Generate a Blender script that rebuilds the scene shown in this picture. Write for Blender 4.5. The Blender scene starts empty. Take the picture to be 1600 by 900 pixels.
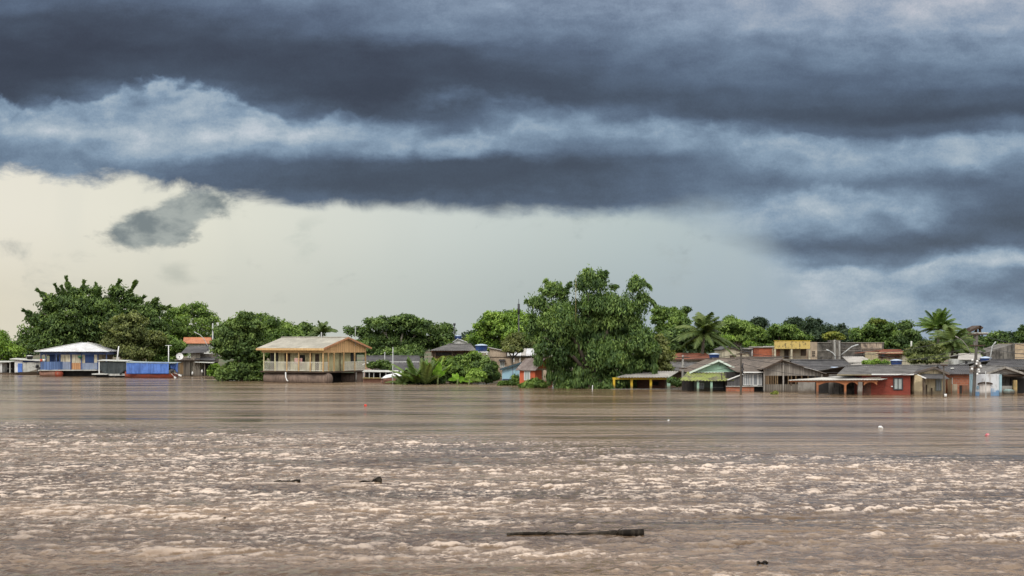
import bpy, math, random
import numpy as np
from math import radians as R, sin, cos, pi
from mathutils import Vector, Matrix

# ------------------------------------------------------------------ camera, exposure, sun, sky
SC = bpy.context.scene
COL = SC.collection
CAM_H, HOR, F = 4.5, 535.0, 2200.0      # camera height over the water, horizon row and focal length of the 1600 px wide photograph
cam_d = bpy.data.cameras.new('camera')
cam = bpy.data.objects.new('camera', cam_d); COL.objects.link(cam)
cam.location = (0, 0, CAM_H); cam.rotation_euler = (R(90), 0, 0)
cam_d.sensor_width = 36; cam_d.lens = F/1600*36; cam_d.shift_y = (HOR-450)/1600
cam_d.clip_start = 0.5; cam_d.clip_end = 12000
SC.camera = cam
SC.render.engine = 'CYCLES'
SC.view_settings.view_transform = 'Standard'; SC.view_settings.look = 'None'
SC.view_settings.gamma = 1; SC.view_settings.use_curve_mapping = False
SC.view_settings.exposure = 0.0
SC.cycles.max_bounces = 5; SC.cycles.diffuse_bounces = 2; SC.cycles.glossy_bounces = 3
SC.cycles.transmission_bounces = 3; SC.cycles.transparent_max_bounces = 6

SUN_EL, SUN_AZ = 42, 205                 # degrees; azimuth clockwise from +Y: behind the camera, to the left
sd = bpy.data.lights.new('sun', 'SUN'); sd.energy = 1.5; sd.angle = R(14); sd.color = (1, .95, .87)
sun = bpy.data.objects.new('sun', sd); COL.objects.link(sun)
dv = Vector((sin(R(SUN_AZ))*cos(R(SUN_EL)), cos(R(SUN_AZ))*cos(R(SUN_EL)), sin(R(SUN_EL))))
sun.rotation_euler = dv.to_track_quat('Z', 'Y').to_euler(); sun.location = (0, -20, 60)

def lin(c):
    if isinstance(c, (int, float)): c = (c, c, c)
    return tuple(((v/255)/12.92 if v/255 <= .04045 else ((v/255+.055)/1.055)**2.4) for v in c)

class NT:
    """small node-tree writer"""
    def __init__(s, tree): s.t = tree; s.t.nodes.clear()
    def n(s, typ, **kw):
        nd = s.t.nodes.new(typ)
        for k, v in kw.items():
            if k.startswith('i_'):
                nd.inputs[k[2:].replace('_', ' ')].default_value = v
            else: setattr(nd, k, v)
        return nd
    def l(s, a, b): s.t.links.new(a, b)
    def _in(s, sock, v):
        if isinstance(v, bpy.types.NodeSocket): s.t.links.new(v, sock)
        elif v is not None: sock.default_value = v
    def m(s, op, a, b=None, c=None, clamp=False):
        nd = s.t.nodes.new('ShaderNodeMath'); nd.operation = op; nd.use_clamp = clamp
        s._in(nd.inputs[0], a); s._in(nd.inputs[1], b); s._in(nd.inputs[2], c)
        return nd.outputs[0]
    def ss(s, v, a, b, lo=0.0, hi=1.0):
        nd = s.t.nodes.new('ShaderNodeMapRange'); nd.interpolation_type = 'SMOOTHSTEP'
        s._in(nd.inputs[0], v); s._in(nd.inputs[1], a); s._in(nd.inputs[2], b); s._in(nd.inputs[3], lo); s._in(nd.inputs[4], hi)
        return nd.outputs[0]
    def mix(s, f, a, b, blend='MIX'):
        nd = s.t.nodes.new('ShaderNodeMix'); nd.data_type = 'RGBA'; nd.blend_type = blend
        s._in(nd.inputs[0], f)
        for sk, v in ((nd.inputs[6], a), (nd.inputs[7], b)):
            if isinstance(v, (tuple, list)): v = tuple(v)[:3]+(1,)
            s._in(sk, v)
        return nd.outputs[2]
    def mixf(s, f, a, b):
        nd = s.t.nodes.new('ShaderNodeMix'); nd.data_type = 'FLOAT'
        s._in(nd.inputs[0], f); s._in(nd.inputs[2], a); s._in(nd.inputs[3], b)
        return nd.outputs[0]
    def noise(s, vec, scale, detail=4, rough=.55, dist=0.0):
        nd = s.t.nodes.new('ShaderNodeTexNoise'); s._in(nd.inputs['Vector'], vec)
        nd.inputs['Scale'].default_value = scale; nd.inputs['Detail'].default_value = detail
        nd.inputs['Roughness'].default_value = rough; nd.inputs['Distortion'].default_value = dist
        return nd.outputs[0]
    def xyz(s, x, y, z=0.0):
        nd = s.t.nodes.new('ShaderNodeCombineXYZ'); s._in(nd.inputs[0], x); s._in(nd.inputs[1], y); s._in(nd.inputs[2], z)
        return nd.outputs[0]
    def sep(s, v):
        nd = s.t.nodes.new('ShaderNodeSeparateXYZ'); s._in(nd.inputs[0], v); return nd.outputs
    def ramp(s, f, stops, interp='LINEAR'):
        nd = s.t.nodes.new('ShaderNodeValToRGB'); s._in(nd.inputs[0], f); cr = nd.color_ramp; cr.interpolation = interp
        while len(cr.elements) < len(stops): cr.elements.new(.5)
        for e, (p, c) in zip(cr.elements, stops):
            e.position = p
        for e, (p, c) in zip(cr.elements, stops):
            e.color = (tuple(c)+(1,))[:4] if isinstance(c, (tuple, list)) else (c, c, c, 1)
        return nd.outputs[0]
    def mapping(s, vec, scale=(1, 1, 1), loc=(0, 0, 0), rot=(0, 0, 0)):
        nd = s.t.nodes.new('ShaderNodeMapping'); s._in(nd.inputs[0], vec)
        nd.inputs[1].default_value = loc; nd.inputs[2].default_value = rot; nd.inputs[3].default_value = scale
        return nd.outputs[0]

def build_sky():
    w = bpy.data.worlds.new('World'); SC.world = w; w.use_nodes = True
    g = NT(w.node_tree)
    tc = g.n('ShaderNodeTexCoord').outputs['Generated']
    x, y, z = g.sep(tc)[:3]
    az = g.m('ARCTAN2', x, y)
    el = g.m('ARCSINE', z)
    K = 22.0                       # units of 100 "pixels" of the frame per radian
    # direction -> chart coordinates: U 0..16 left to right, V 0 at the top of the cloud chart .. 5.35 at the horizon
    U0 = g.m('ADD', g.m('MULTIPLY', g.m('TANGENT', g.m('MINIMUM', g.m('MAXIMUM', az, -1.2), 1.2)), K), 8.0)
    V0 = g.m('SUBTRACT', 5.35, g.m('MULTIPLY', g.m('DIVIDE', g.m('TANGENT', g.m('MINIMUM', el, 1.3)), g.m('COSINE', g.m('MINIMUM', g.m('MAXIMUM', az, -1.2), 1.2))), K))
    # cloud noise lives on a cloud layer seen in perspective-like stretched chart space
    P = g.xyz(g.m('MULTIPLY', U0, .55), V0, 0)
    w1 = g.noise(P, .75, 6, .62); w2 = g.noise(g.mapping(P, loc=(31, 7, 2)), .75, 6, .62)
    f1 = g.noise(g.mapping(P, loc=(11, 17, 4), scale=(.8, 1, 1)), 2.6, 7, .68, .4)
    U = g.m('ADD', U0, g.m('MULTIPLY', g.m('SUBTRACT', w1, .5), 1.9))
    V = g.m('ADD', V0, g.m('MULTIPLY', g.m('SUBTRACT', w2, .5), .62))
    U = g.m('ADD', U, g.m('MULTIPLY', g.m('SUBTRACT', f1, .5), .35))
    f2 = g.noise(g.mapping(P, loc=(3, 27, 9), scale=(.8, 1, 1)), 5.5, 6, .65)
    V = g.m('ADD', V, g.m('MULTIPLY', g.m('SUBTRACT', f2, .5), .16))
    u = g.m('DIVIDE', g.m('ADD', U, 2.0), 20.0, clamp=True)
    ROWS = [  # V, brightness of the cloud deck at U = -0, 1, ... 16
     (-3.0, [150]*6+[165]*5+[185]*6),
     (-1.0, [112]*4+[130,140,145,150,155,165,170,175,180,185,190,190,190]),
     (0.0, [98,97,97,104,112,124,128,132,134,142,147,150,158,166,170,176,178]),
     (.4,  [80,75,73,83,92,98,118,126,128,136,138,143,147,150,154,158,163]),
     (.8,  [64,62,62,68,72,70,66,76,92,98,112,119,124,129,134,135,140]),
     (1.2, [60,61,72,76,70,65,62,68,73,78,88,97,99,100,104,105,110]),
     (1.5, [64,82,112,112,84,64,62,82,82,76,80,84,85,85,86,85,86]),
     (1.8, [112,148,168,150,122,98,84,84,125,120,102,80,77,75,71,70,74]),
     (2.05,[150,152,186,180,176,166,146,100,128,148,152,130,104,92,90,86,108]),
     (2.3, [132,132,170,164,138,122,134,162,138,112,126,136,141,152,138,158,140]),
     (2.6, [126,134,126,100,88,82,78,74,74,76,90,110,150,142,150,158,134]),
     (2.9, [150,140,112,98,88,78,74,76,78,82,92,105,112,120,110,108,98]),
     (3.2, [150,150,130,110,100,95,90,92,92,92,98,118,150,160,148,122,90]),
     (3.5, [150]*3+[140,140,130,125,125,125,125,135,150,158,142,124,96,82]),
     (3.85,[160]*4+[165]*4+[170,175,178,160,116,88,84,86,98]),
     (4.1, [175]*4+[185]*5+[185,185,182,155,116,110,150,165]),
     (4.3, [178]*9+[185,185,180,180,168,150,162,120]),
     (4.6, [178]*9+[180,182,182,178,168,154,126,118]),
     (4.9, [178]*9+[180,180,178,175,169,165,156,152]),
     (5.35,[172]*9+[170,168,167,166,166,166,165,165]),
    ]
    lum = None; pv = None
    for v, vals in ROWS:
        stops = [((i+2)/20, (L/255)) for i, L in enumerate(vals)]
        r = g.ramp(u, stops, 'B_SPLINE' if False else 'EASE')
        if lum is None: lum = r
        else: lum = g.mix(g.ss(V, pv, v), lum, r)
        pv = v
    # billow detail, stronger in the lit bands
    f3 = g.noise(g.mapping(P, loc=(5, 2, 1), scale=(1.0, 1.0, 1)), 2.4, 6, .58, .2)
    f4 = g.noise(g.mapping(P, loc=(8, 4, 3), scale=(.45, 1.25, 1)), 1.5, 5, .6, .2)
    det = g.m('ADD', g.m('MULTIPLY', g.m('SUBTRACT', f3, .5), g.mixf(g.ss(lum, .3, .62), .34, .62)), g.m('MULTIPLY', g.m('SUBTRACT', f4, .5), .30))
    # crisp cloud banks: billowing upper edge, lit top fading down into its own shade
    def bank(pts, top, fade, alpha, soft, amp, off, lo=0.0, hi=16.0):
        nonlocal lum
        cvn = g.n('ShaderNodeFloatCurve'); cc = cvn.mapping.curves[0]
        while len(cc.points) < len(pts): cc.points.new(.5, .5)
        for p_, (a_, b_) in zip(cc.points, pts): p_.location = (a_/16, b_/8)
        cvn.mapping.update(); g.l(g.m('DIVIDE', U0, 16.0, clamp=True), cvn.inputs['Value'])
        bn = g.noise(g.mapping(P, loc=off, scale=(1.5, 1.0, 1)), 1.15, 5, .52, .15)
        bil = g.m('SUBTRACT', g.m('ABSOLUTE', g.m('SUBTRACT', bn, .5)), .08)
        dd = g.m('SUBTRACT', g.m('SUBTRACT', V0, g.m('MULTIPLY', cvn.outputs[0], 8.0)), g.m('MULTIPLY', bil, amp))
        mm = g.m('MULTIPLY', g.ss(dd, -soft, soft), g.ss(dd, fade, fade*.12))
        win = g.m('MULTIPLY', g.ss(U0, lo-.7, lo+.5), g.ss(U0, hi+.7, hi-.5))
        mm = g.m('MULTIPLY', g.m('MULTIPLY', mm, win), g.m('MULTIPLY', alpha, g.ss(f3, .25, .6, .55, 1.0)))
        lum = g.mix(mm, lum, (top/255,)*3)
    bank([(0, 1.66), (.7, 1.68), (1.3, 1.72), (1.9, 1.5), (2.6, 1.36), (3.3, 1.5), (3.9, 1.68), (4.6, 1.84), (5.6, 1.9), (6.3, 2.06), (7.1, 2.14), (7.7, 2.06), (8.4, 1.86), (10, 1.9), (12, 2.15), (14.4, 2.32), (16, 2.15)], 186, .62, .72, .10, 2.0, (21, 3, 7), -2, 5.2)
    bank([(0, 1.66), (3.9, 1.9), (4.6, 1.88), (5.6, 1.93), (6.3, 2.10), (7.1, 2.18), (7.7, 2.06), (8.4, 1.86), (10, 1.9), (12, 2.15), (14.4, 2.32), (16, 2.15)], 162, .42, .62, .12, 1.6, (2, 13, 5), 5.2, 18)
    bank([(0, 1.5), (6.0, 1.6), (6.9, 1.5), (7.6, 1.42), (8.2, 1.5), (9, 1.8), (16, 2)], 122, .30, .6, .10, 1.4, (7, 3, 2), 6.6, 8.6)
    bank([(0, 2.3), (11, 3.4), (11.8, 3.25), (12.5, 3.05), (13.3, 3.02), (14.2, 3.3), (16, 3.6)], 168, .42, .7, .13, 1.4, (5, 31, 1), 11.4, 14.6)
    bank([(0, 4), (11, 4.1), (12, 4.32), (13, 4.36), (14, 4.2), (15, 4.05), (16, 4.0)], 182, .22, .7, .08, 1.0, (15, 11, 1), 11.6, 18)
    grain = g.noise(g.xyz(g.m('MULTIPLY', U0, 1.0), V0, 3.3), 26, 3, .8)
    det = g.m('ADD', det, g.m('MULTIPLY', g.m('SUBTRACT', grain, .5), .16))
    lf = g.m('MULTIPLY', lum, g.m('ADD', 1.0, det), clamp=True)
    deck = g.ramp(lf, [(p/255, lin(c)) for p, c in [(40, (42, 46, 58)), (62, (57, 63, 77)), (78, (68, 78, 94)), (100, (86, 101, 122)),
        (125, (108, 127, 149)), (150, (134, 155, 176)), (175, (165, 180, 193)), (200, (196, 204, 212)), (235, (228, 230, 232))]])
    lav = g.m('MULTIPLY', g.ss(V0, 1.6, -.6), g.ss(U0, -2.0, 14.0, .25, .8))
    deck = g.mix(lav, deck, g.mix(1.0, deck, (1.13, .98, .98), 'MULTIPLY'))
    # the clear, rain-washed sky under the deck
    ub = g.m('DIVIDE', U0, 16.0, clamp=True)
    clr_hi = g.ramp(ub, [(0, lin((233, 228, 213))), (.18, lin((228, 226, 210))), (.42, lin((206, 212, 206))), (.62, lin((186, 198, 197))), (.8, lin((165, 182, 192))), (1, lin((160, 178, 192)))])
    clr_lo = g.ramp(ub, [(0, lin((222, 215, 196))), (.2, lin((207, 207, 195))), (.4, lin((188, 195, 190))), (.55, lin((170, 181, 182))), (.75, lin((158, 174, 186))), (1, lin((150, 168, 186)))])
    clear = g.mix(g.ss(V0, 3.2, 5.0), clr_hi, clr_lo)
    f5 = g.noise(g.mapping(P, loc=(15, 12, 1), scale=(1.1, 1.0, 1)), 1.6, 8, .62, .3)
    st = g.noise(g.mapping(P, loc=(1, 1, 1), scale=(1.6, .25, 1), rot=(0, 0, .12)), 1.2, 4, .5)      # faint rain curtains
    clear = g.mix(g.m('MULTIPLY', g.ss(st, .45, .7), .10), clear, lin((190, 196, 190)))
    def blob(cu, cv, ru, rv, rot, soft=1.0):
        du = g.m('SUBTRACT', U, cu+.0); dv_ = g.m('SUBTRACT', V, cv)
        c_, s_ = cos(R(rot)), sin(R(rot))
        a = g.m('DIVIDE', g.m('ADD', g.m('MULTIPLY', du, c_), g.m('MULTIPLY', dv_, s_)), ru)
        b = g.m('DIVIDE', g.m('SUBTRACT', g.m('MULTIPLY', dv_, c_), g.m('MULTIPLY', du, s_)), rv)
        d = g.m('SQRT', g.m('ADD', g.m('MULTIPLY', a, a), g.m('MULTIPLY', b, b)))
        return g.ss(d, 1.0, 1.0-soft)
    def nb(mask, amt=.9):
        return g.m('MULTIPLY', mask, g.ss(f3, .30, .56), clamp=True)
    sm = g.m('MAXIMUM', g.m('MAXIMUM', blob(2.2, 3.6, 1.0, .42, -8, .8), blob(3.1, 3.28, 1.15, .50, -22, .85)), blob(2.75, 3.62, .85, .38, -12, .8))
    sm = g.ss(g.m('ADD', sm, g.m('MULTIPLY', g.m('SUBTRACT', f5, .5), 1.5)), .12, .75)
    clear = g.mix(g.m('MULTIPLY', sm, .92), clear, g.mix(g.ss(f3, .36, .6), lin((160, 167, 164)), lin((104, 116, 122))))
    clear = g.mix(g.m('MULTIPLY', blob(2.9, 4.28, .5, .26, 0, .9), .5), clear, lin((168, 173, 164)))
    clear = g.mix(g.m('MULTIPLY', nb(blob(4.78, 3.75, .25, .45, 10, .9)), .45), clear, lin((180, 188, 180)))
    clear = g.mix(g.m('MULTIPLY', nb(blob(1.2, 4.7, 3.5, .6, 3, .9)), .12), clear, lin((178, 180, 170)))
    # lower edge of the deck
    cv = g.n('ShaderNodeFloatCurve'); c = cv.mapping.curves[0]
    edge = [(0, 2.68), (1, 2.78), (2, 2.86), (3, 2.98), (4, 3.08), (5, 3.18), (6, 3.22), (7, 3.26), (8, 3.28), (9, 3.27), (10, 3.28), (11, 3.36), (11.6, 3.6), (12.3, 4.3), (13, 5.0), (16, 5.9)]
    while len(c.points) < len(edge): c.points.new(.5, .5)
    for p, (a, b) in zip(c.points, edge): p.location = (a/16, b/8)
    cv.mapping.update(); g.l(g.m('DIVIDE', U0, 16.0, clamp=True), cv.inputs['Value'])
    e = g.m('MULTIPLY', cv.outputs[0], 8.0)
    e = g.m('ADD', e, g.m('MULTIPLY', g.m('SUBTRACT', f5, .5), g.ss(U0, 2.5, 6.0, .85, .42)))
    soft = g.ss(U0, 9.5, 12.5, .13, .7)
    mask = g.m('SUBTRACT', 1.0, g.ss(g.m('SUBTRACT', V0, e), g.m('MULTIPLY', soft, -1.0), soft))
    sky = g.mix(mask, clear, deck)
    # overcast overhead (outside the frame): brighter towards the zenith, warm behind the camera
    up = g.m('MAXIMUM', g.ss(el, R(17), R(38)), g.m('MULTIPLY', g.ss(g.m('ABSOLUTE', az), 1.0, 1.9), g.ss(el, R(1), R(14))))
    hi = g.mix(g.ss(g.noise(tc, 2.2, 5, .6), .35, .65), (1.35, 1.37, 1.42), (1.85, 1.82, 1.76))
    sky = g.mix(up, sky, hi)
    ns = g.n('ShaderNodeTexSky', sky_type='NISHITA', sun_disc=False)
    ns.sun_elevation = R(SUN_EL); ns.sun_rotation = R(SUN_AZ)
    STR = .1
    cl = g.mix(1.0, sky, (1/STR, 1/STR, 1/STR), 'MULTIPLY')
    tot = g.mix(.96, ns.outputs[0], cl)
    bg = g.n('ShaderNodeBackground'); bg.inputs[1].default_value = STR
    g.l(tot, bg.inputs[0])
    o = g.n('ShaderNodeOutputWorld'); g.l(bg.outputs[0], o.inputs[0])
build_sky()
# ------------------------------------------------------------------ helpers
def PX(px, Y): return (px-800)/F*Y            # photograph column -> metres at distance Y
def PZ(py, Y): return CAM_H-(py-HOR)/F*Y      # photograph row -> height at distance Y

def tag(o, label=None, cat=None, group=None, kind=None):
    if label: o['label'] = label
    if cat: o['category'] = cat
    if group: o['group'] = group
    if kind: o['kind'] = kind
    return o
def empty(name, loc, rz=0.0, label=None, cat=None, group=None):
    o = bpy.data.objects.new(name, None); o.location = loc; o.rotation_euler = (0, 0, rz)
    o.empty_display_size = .3; COL.objects.link(o)
    return tag(o, label, cat, group)
def copy_thing(o, parent=None):
    c = o.copy(); COL.objects.link(c)
    if parent: c.parent = parent
    for ch in o.children: copy_thing(ch, c)
    return c

class MB:
    """collects shapes and links them as one mesh object"""
    def __init__(s): s.v = []; s.f = []; s.mi = []; s.cur = 0; s.smooth = []
    def add(s, vs, fs, sm=False):
        b = len(s.v); s.v += [tuple(v) for v in vs]
        for f in fs: s.f.append(tuple(i+b for i in f)); s.mi.append(s.cur); s.smooth.append(sm)
        return s
    def box(s, x0, x1, y0, y1, z0, z1):
        if x0 > x1: x0, x1 = x1, x0
        if y0 > y1: y0, y1 = y1, y0
        if z0 > z1: z0, z1 = z1, z0
        return s.add([(x0,y0,z0),(x1,y0,z0),(x1,y1,z0),(x0,y1,z0),(x0,y0,z1),(x1,y0,z1),(x1,y1,z1),(x0,y1,z1)],
              [(0,3,2,1),(4,5,6,7),(0,1,5,4),(1,2,6,5),(2,3,7,6),(3,0,4,7)])
    def bar(s, p, q, w, h=None, up=(0, 0, 1)):
        """square bar from p to q, w wide, h high"""
        h = h or w; p = Vector(p); q = Vector(q); d = (q-p).normalized(); u = Vector(up)
        a = d.cross(u)
        if a.length < 1e-4: a = d.cross(Vector((0, 1, 0)))
        a.normalize(); b = a.cross(d)
        vs = []
        for e in (p, q):
            for sa, sb in ((-1,-1),(1,-1),(1,1),(-1,1)): vs.append(e+a*sa*w/2+b*sb*h/2)
        return s.add(vs, [(0,3,2,1),(4,5,6,7),(0,1,5,4),(1,2,6,5),(2,3,7,6),(3,0,4,7)])
    def tube(s, pts, rad, n=8, cap=True, sm=True):
        pts = [Vector(p) for p in pts]
        if isinstance(rad, (int, float)): rad = [rad]*len(pts)
        vs = []; fs = []
        ref = Vector((.31, .95, .05))
        for i, p in enumerate(pts):
            d = (pts[min(i+1, len(pts)-1)]-pts[max(i-1, 0)]).normalized()
            a = d.cross(ref)
            if a.length < .1: a = d.cross(Vector((1, 0, 0)))
            a.normalize(); b = d.cross(a)
            for k in range(n):
                t = 2*pi*k/n; vs.append(p+a*cos(t)*rad[i]+b*sin(t)*rad[i])
        for i in range(len(pts)-1):
            for k in range(n):
                fs.append((i*n+k, i*n+(k+1) % n, (i+1)*n+(k+1) % n, (i+1)*n+k))
        if cap:
            fs.append(tuple(range(n-1, -1, -1))); fs.append(tuple((len(pts)-1)*n+k for k in range(n)))
        return s.add(vs, fs, sm)
    def prism_y(s, poly, y0, y1):
        """polygon in x,z pushed from y0 to y1"""
        n = len(poly)
        vs = [(x, y0, z) for x, z in poly]+[(x, y1, z) for x, z in poly]
        fs = [tuple(range(n)), tuple(range(2*n-1, n-1, -1))]+[((i+1) % n, i, i+n, (i+1) % n+n) for i in range(n)]
        return s.add(vs, fs)
    def prism_x(s, poly, x0, x1):
        n = len(poly)
        vs = [(x0, y, z) for y, z in poly]+[(x1, y, z) for y, z in poly]
        fs = [tuple(range(n-1, -1, -1)), tuple(range(n, 2*n))]+[(i, (i+1) % n, (i+1) % n+n, i+n) for i in range(n)]
        return s.add(vs, fs)
    def sheet(s, a, b, c, d, amp=0.0, pitch=.2, th=.03, rows=1, sag=0.0, seed=0):
        """roof sheet: a->b runs along ridge/eave (corrugation repeats this way), a->d down the slope; d-c the far edge"""
        rnd = random.Random(seed)
        a, b, c, d = map(Vector, (a, b, c, d))
        nrm = (b-a).cross(d-a).normalized()
        if nrm.z < 0: nrm = -nrm
        L = max((b-a).length, (c-d).length)
        n = max(1, min(400, int(L/pitch*4))) if amp else max(1, int(L/1.0))
        vs = []
        for off in (0, -th):
            for j in range(rows+1):
                tj = j/rows
                e0 = a.lerp(d, tj); e1 = b.lerp(c, tj)
                for i in range(n+1):
                    t = i/n; p = e0.lerp(e1, t)
                    w = amp*sin(2*pi*i/4) if amp else 0
                    p = p+nrm*(w+off)
                    if sag: p.z += -sag*sin(pi*t)*1.0+rnd.uniform(-sag, sag)*.25
                    vs.append(p)
        W = n+1; T = (rows+1)*W; fs = []
        for j in range(rows):
            for i in range(n):
                q = j*W+i; fs.append((q, q+1, q+W+1, q+W)); fs.append((T+q, T+q+W, T+q+W+1, T+q+1))
        for i in range(n):
            fs.append((i, T+i, T+i+1, i+1)); q = rows*W+i; fs.append((q, q+1, T+q+1, T+q))
        for j in range(rows):
            q = j*W; fs.append((q, q+W, T+q+W, T+q)); q = j*W+n; fs.append((q, T+q, T+q+W, q+W))
        return s.add(vs, fs)
    def build(s, name, mat, parent=None, loc=(0, 0, 0), rot=(0, 0, 0)):
        me = bpy.data.meshes.new(name); me.from_pydata(s.v, [], s.f)
        for m in (mat if isinstance(mat, (list, tuple)) else [mat]): me.materials.append(m)
        me.polygons.foreach_set('material_index', s.mi); me.polygons.foreach_set('use_smooth', s.smooth)
        me.update()
        o = bpy.data.objects.new(name, me); COL.objects.link(o); o.location = loc; o.rotation_euler = rot
        if parent: o.parent = parent
        return o

# ------------------------------------------------------------------ materials
MATS = {}
def newmat(name):
    m = bpy.data.materials.new(name); m.use_nodes = True; g = NT(m.node_tree)
    b = g.n('ShaderNodeBsdfPrincipled'); o = g.n('ShaderNodeOutputMaterial'); g.l(b.outputs[0], o.inputs[0])
    return m, g, b
def bump(g, b, h, dist=.02, strength=.6):
    n = g.n('ShaderNodeBump'); n.inputs['Strength'].default_value = strength; n.inputs['Distance'].default_value = dist
    g.l(h, n.inputs['Height']); g.l(n.outputs[0], b.inputs['Normal'])
def mcol(name, col, col2=None, dirt=(.10, .085, .065), amt=.5, rough=.8, spec=.25, metal=0.0, wet=True, scale=1.0, bumpd=.01, seed=0.0):
    """weathered paint, plaster or sheet: two tones, streaky stains, a mud line just above the flood"""
    if name in MATS: return MATS[name]
    m, g, b = newmat(name); col2 = col2 or tuple(c*.8 for c in col)
    tc = g.n('ShaderNodeTexCoord').outputs['Object']; pos = g.n('ShaderNodeNewGeometry').outputs['Position']
    tcs = g.mapping(tc, loc=(seed*3.7, seed*1.3, 0))
    n1 = g.noise(tcs, 1.3*scale, 5, .6); c = g.mix(g.ss(n1, .35, .65), col, col2)
    st = g.noise(g.mapping(tcs, scale=(3.2, 3.2, .35)), 1.6*scale, 5, .65)
    bl = g.noise(tcs, .7*scale, 6, .7)
    stn = g.m('MULTIPLY', g.m('MAXIMUM', g.ss(st, .48, .66), g.ss(bl, .52, .64)), amt)
    c = g.mix(stn, c, dirt)
    if wet:
        z = g.sep(pos)[2]
        c = g.mix(g.m('MULTIPLY', g.ss(g.m('ADD', z, g.m('MULTIPLY', n1, -.3)), .32, .0), .75), c, (.11, .08, .055))
    g.l(c, b.inputs['Base Color']); b.inputs['Roughness'].default_value = rough
    b.inputs['Specular IOR Level'].default_value = spec; b.inputs['Metallic'].default_value = metal
    if bumpd: bump(g, b, g.noise(tcs, 9*scale, 5, .7), bumpd)
    MATS[name] = m; return m
def mroof(name, col=(.20, .19, .18), col2=(.11, .105, .10), lite=(.34, .33, .31), moss=0.0, rough=.85):
    """fibre-cement roofing: sheet rows, blotches of lichen and soot"""
    if name in MATS: return MATS[name]
    m, g, b = newmat(name)
    tc = g.n('ShaderNodeTexCoord').outputs['Object']
    n1 = g.noise(tc, .9, 6, .68); n2 = g.noise(g.mapping(tc, loc=(9, 3, 1)), 3.5, 5, .65)
    c = g.mix(g.ss(n1, .36, .62), col, col2)
    c = g.mix(g.m('MULTIPLY', g.ss(n2, .56, .72), .6), c, lite)
    x, y, z = g.sep(tc)[:3]
    # individual sheets about 0.9 m wide differ in age
    cell = g.xyz(g.m('FLOOR', g.m('DIVIDE', x, .92)), g.m('FLOOR', g.m('DIVIDE', y, 1.6)), 0)
    wn = g.n('ShaderNodeTexWhiteNoise', noise_dimensions='2D'); g.l(cell, wn.inputs['Vector'])
    c = g.mix(g.m('MULTIPLY', wn.outputs[0], .42), c, tuple(v*.55 for v in col2))
    if moss:
        n3 = g.noise(g.mapping(tc, scale=(1.0, 2.0, 1), rot=(0, 0, .6)), .9, 5, .6, .6)
        c = g.mix(g.m('MULTIPLY', g.ss(n3, .40, .56), moss), c, g.mix(n2, (.20, .25, .055), (.33, .36, .12)))
    g.l(c, b.inputs['Base Color']); b.inputs['Roughness'].default_value = rough; b.inputs['Specular IOR Level'].default_value = .2
    bump(g, b, n2, .01); MATS[name] = m; return m
def mplank(name, col, col2, width=.18, axis=0, amt=.5, rough=.85, horiz=False, wet=True):
    if name in MATS: return MATS[name]
    m, g, b = newmat(name)
    tc = g.n('ShaderNodeTexCoord').outputs['Object']; s = g.sep(tc); pos = g.n('ShaderNodeNewGeometry').outputs['Position']
    along = s[2] if horiz else (g.m('ADD', s[0], s[1]))
    q = g.m('DIVIDE', along, width); fl = g.m('FLOOR', q); fr = g.m('FRACT', q)
    wn = g.n('ShaderNodeTexWhiteNoise', noise_dimensions='1D'); g.l(fl, wn.inputs['W'])
    c = g.mix(wn.outputs[0], col, col2)
    gr = g.noise(g.mapping(tc, scale=(1, 1, 6) if horiz else (6, 6, .5)), 2.0, 5, .65)
    c = g.mix(g.m('MULTIPLY', g.ss(gr, .45, .75), amt), c, tuple(v*.35 for v in col2))
    gap = g.m('GREATER_THAN', g.m('ABSOLUTE', g.m('SUBTRACT', fr, .5)), .46)
    c = g.mix(gap, c, (.02, .017, .014))
    if wet:
        c = g.mix(g.m('MULTIPLY', g.ss(g.sep(pos)[2], .3, .0), .6), c, (.09, .065, .045))
    g.l(c, b.inputs['Base Color']); b.inputs['Roughness'].default_value = rough; b.inputs['Specular IOR Level'].default_value = .2
    bump(g, b, gr, .01); MATS[name] = m; return m
def mbrick(name, c1, c2, mortar, scale=1.0, amt=.35, dirt=(.07, .05, .04)):
    if name in MATS: return MATS[name]
    m, g, b = newmat(name)
    tc = g.n('ShaderNodeTexCoord').outputs['Object']; s = g.sep(tc)
    br = g.n('ShaderNodeTexBrick'); g.l(g.xyz(g.m('ADD', s[0], s[1]), s[2], 0), br.inputs['Vector'])
    br.inputs['Color1'].default_value = c1+(1,); br.inputs['Color2'].default_value = c2+(1,); br.inputs['Mortar'].default_value = mortar+(1,)
    br.inputs['Scale'].default_value = 1; br.inputs['Mortar Size'].default_value = .012; br.inputs['Brick Width'].default_value = .30/scale
    br.inputs['Row Height'].default_value = .16/scale
    n = g.noise(tc, 1.1, 6, .65)
    st = g.noise(g.mapping(tc, scale=(2.5, 2.5, .5)), 1.5, 5, .65)
    c = g.mix(g.m('MULTIPLY', g.m('MAXIMUM', g.ss(n, .5, .68), g.ss(st, .54, .7)), amt), br.outputs[0], dirt)
    g.l(c, b.inputs['Base Color']); b.inputs['Roughness'].default_value = .85; b.inputs['Specular IOR Level'].default_value = .2
    bump(g, b, br.outputs['Fac'], -.01); MATS[name] = m; return m
def mglass(name, col=(.03, .035, .04), rough=.12):
    if name in MATS: return MATS[name]
    m, g, b = newmat(name)
    tc = g.n('ShaderNodeTexCoord').outputs['Object']
    g.l(g.mix(g.noise(tc, 1.5, 3, .5), col, tuple(v*1.9 for v in col)), b.inputs['Base Color'])
    b.inputs['Roughness'].default_value = rough; b.inputs['Specular IOR Level'].default_value = .6; MATS[name] = m; return m

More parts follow.
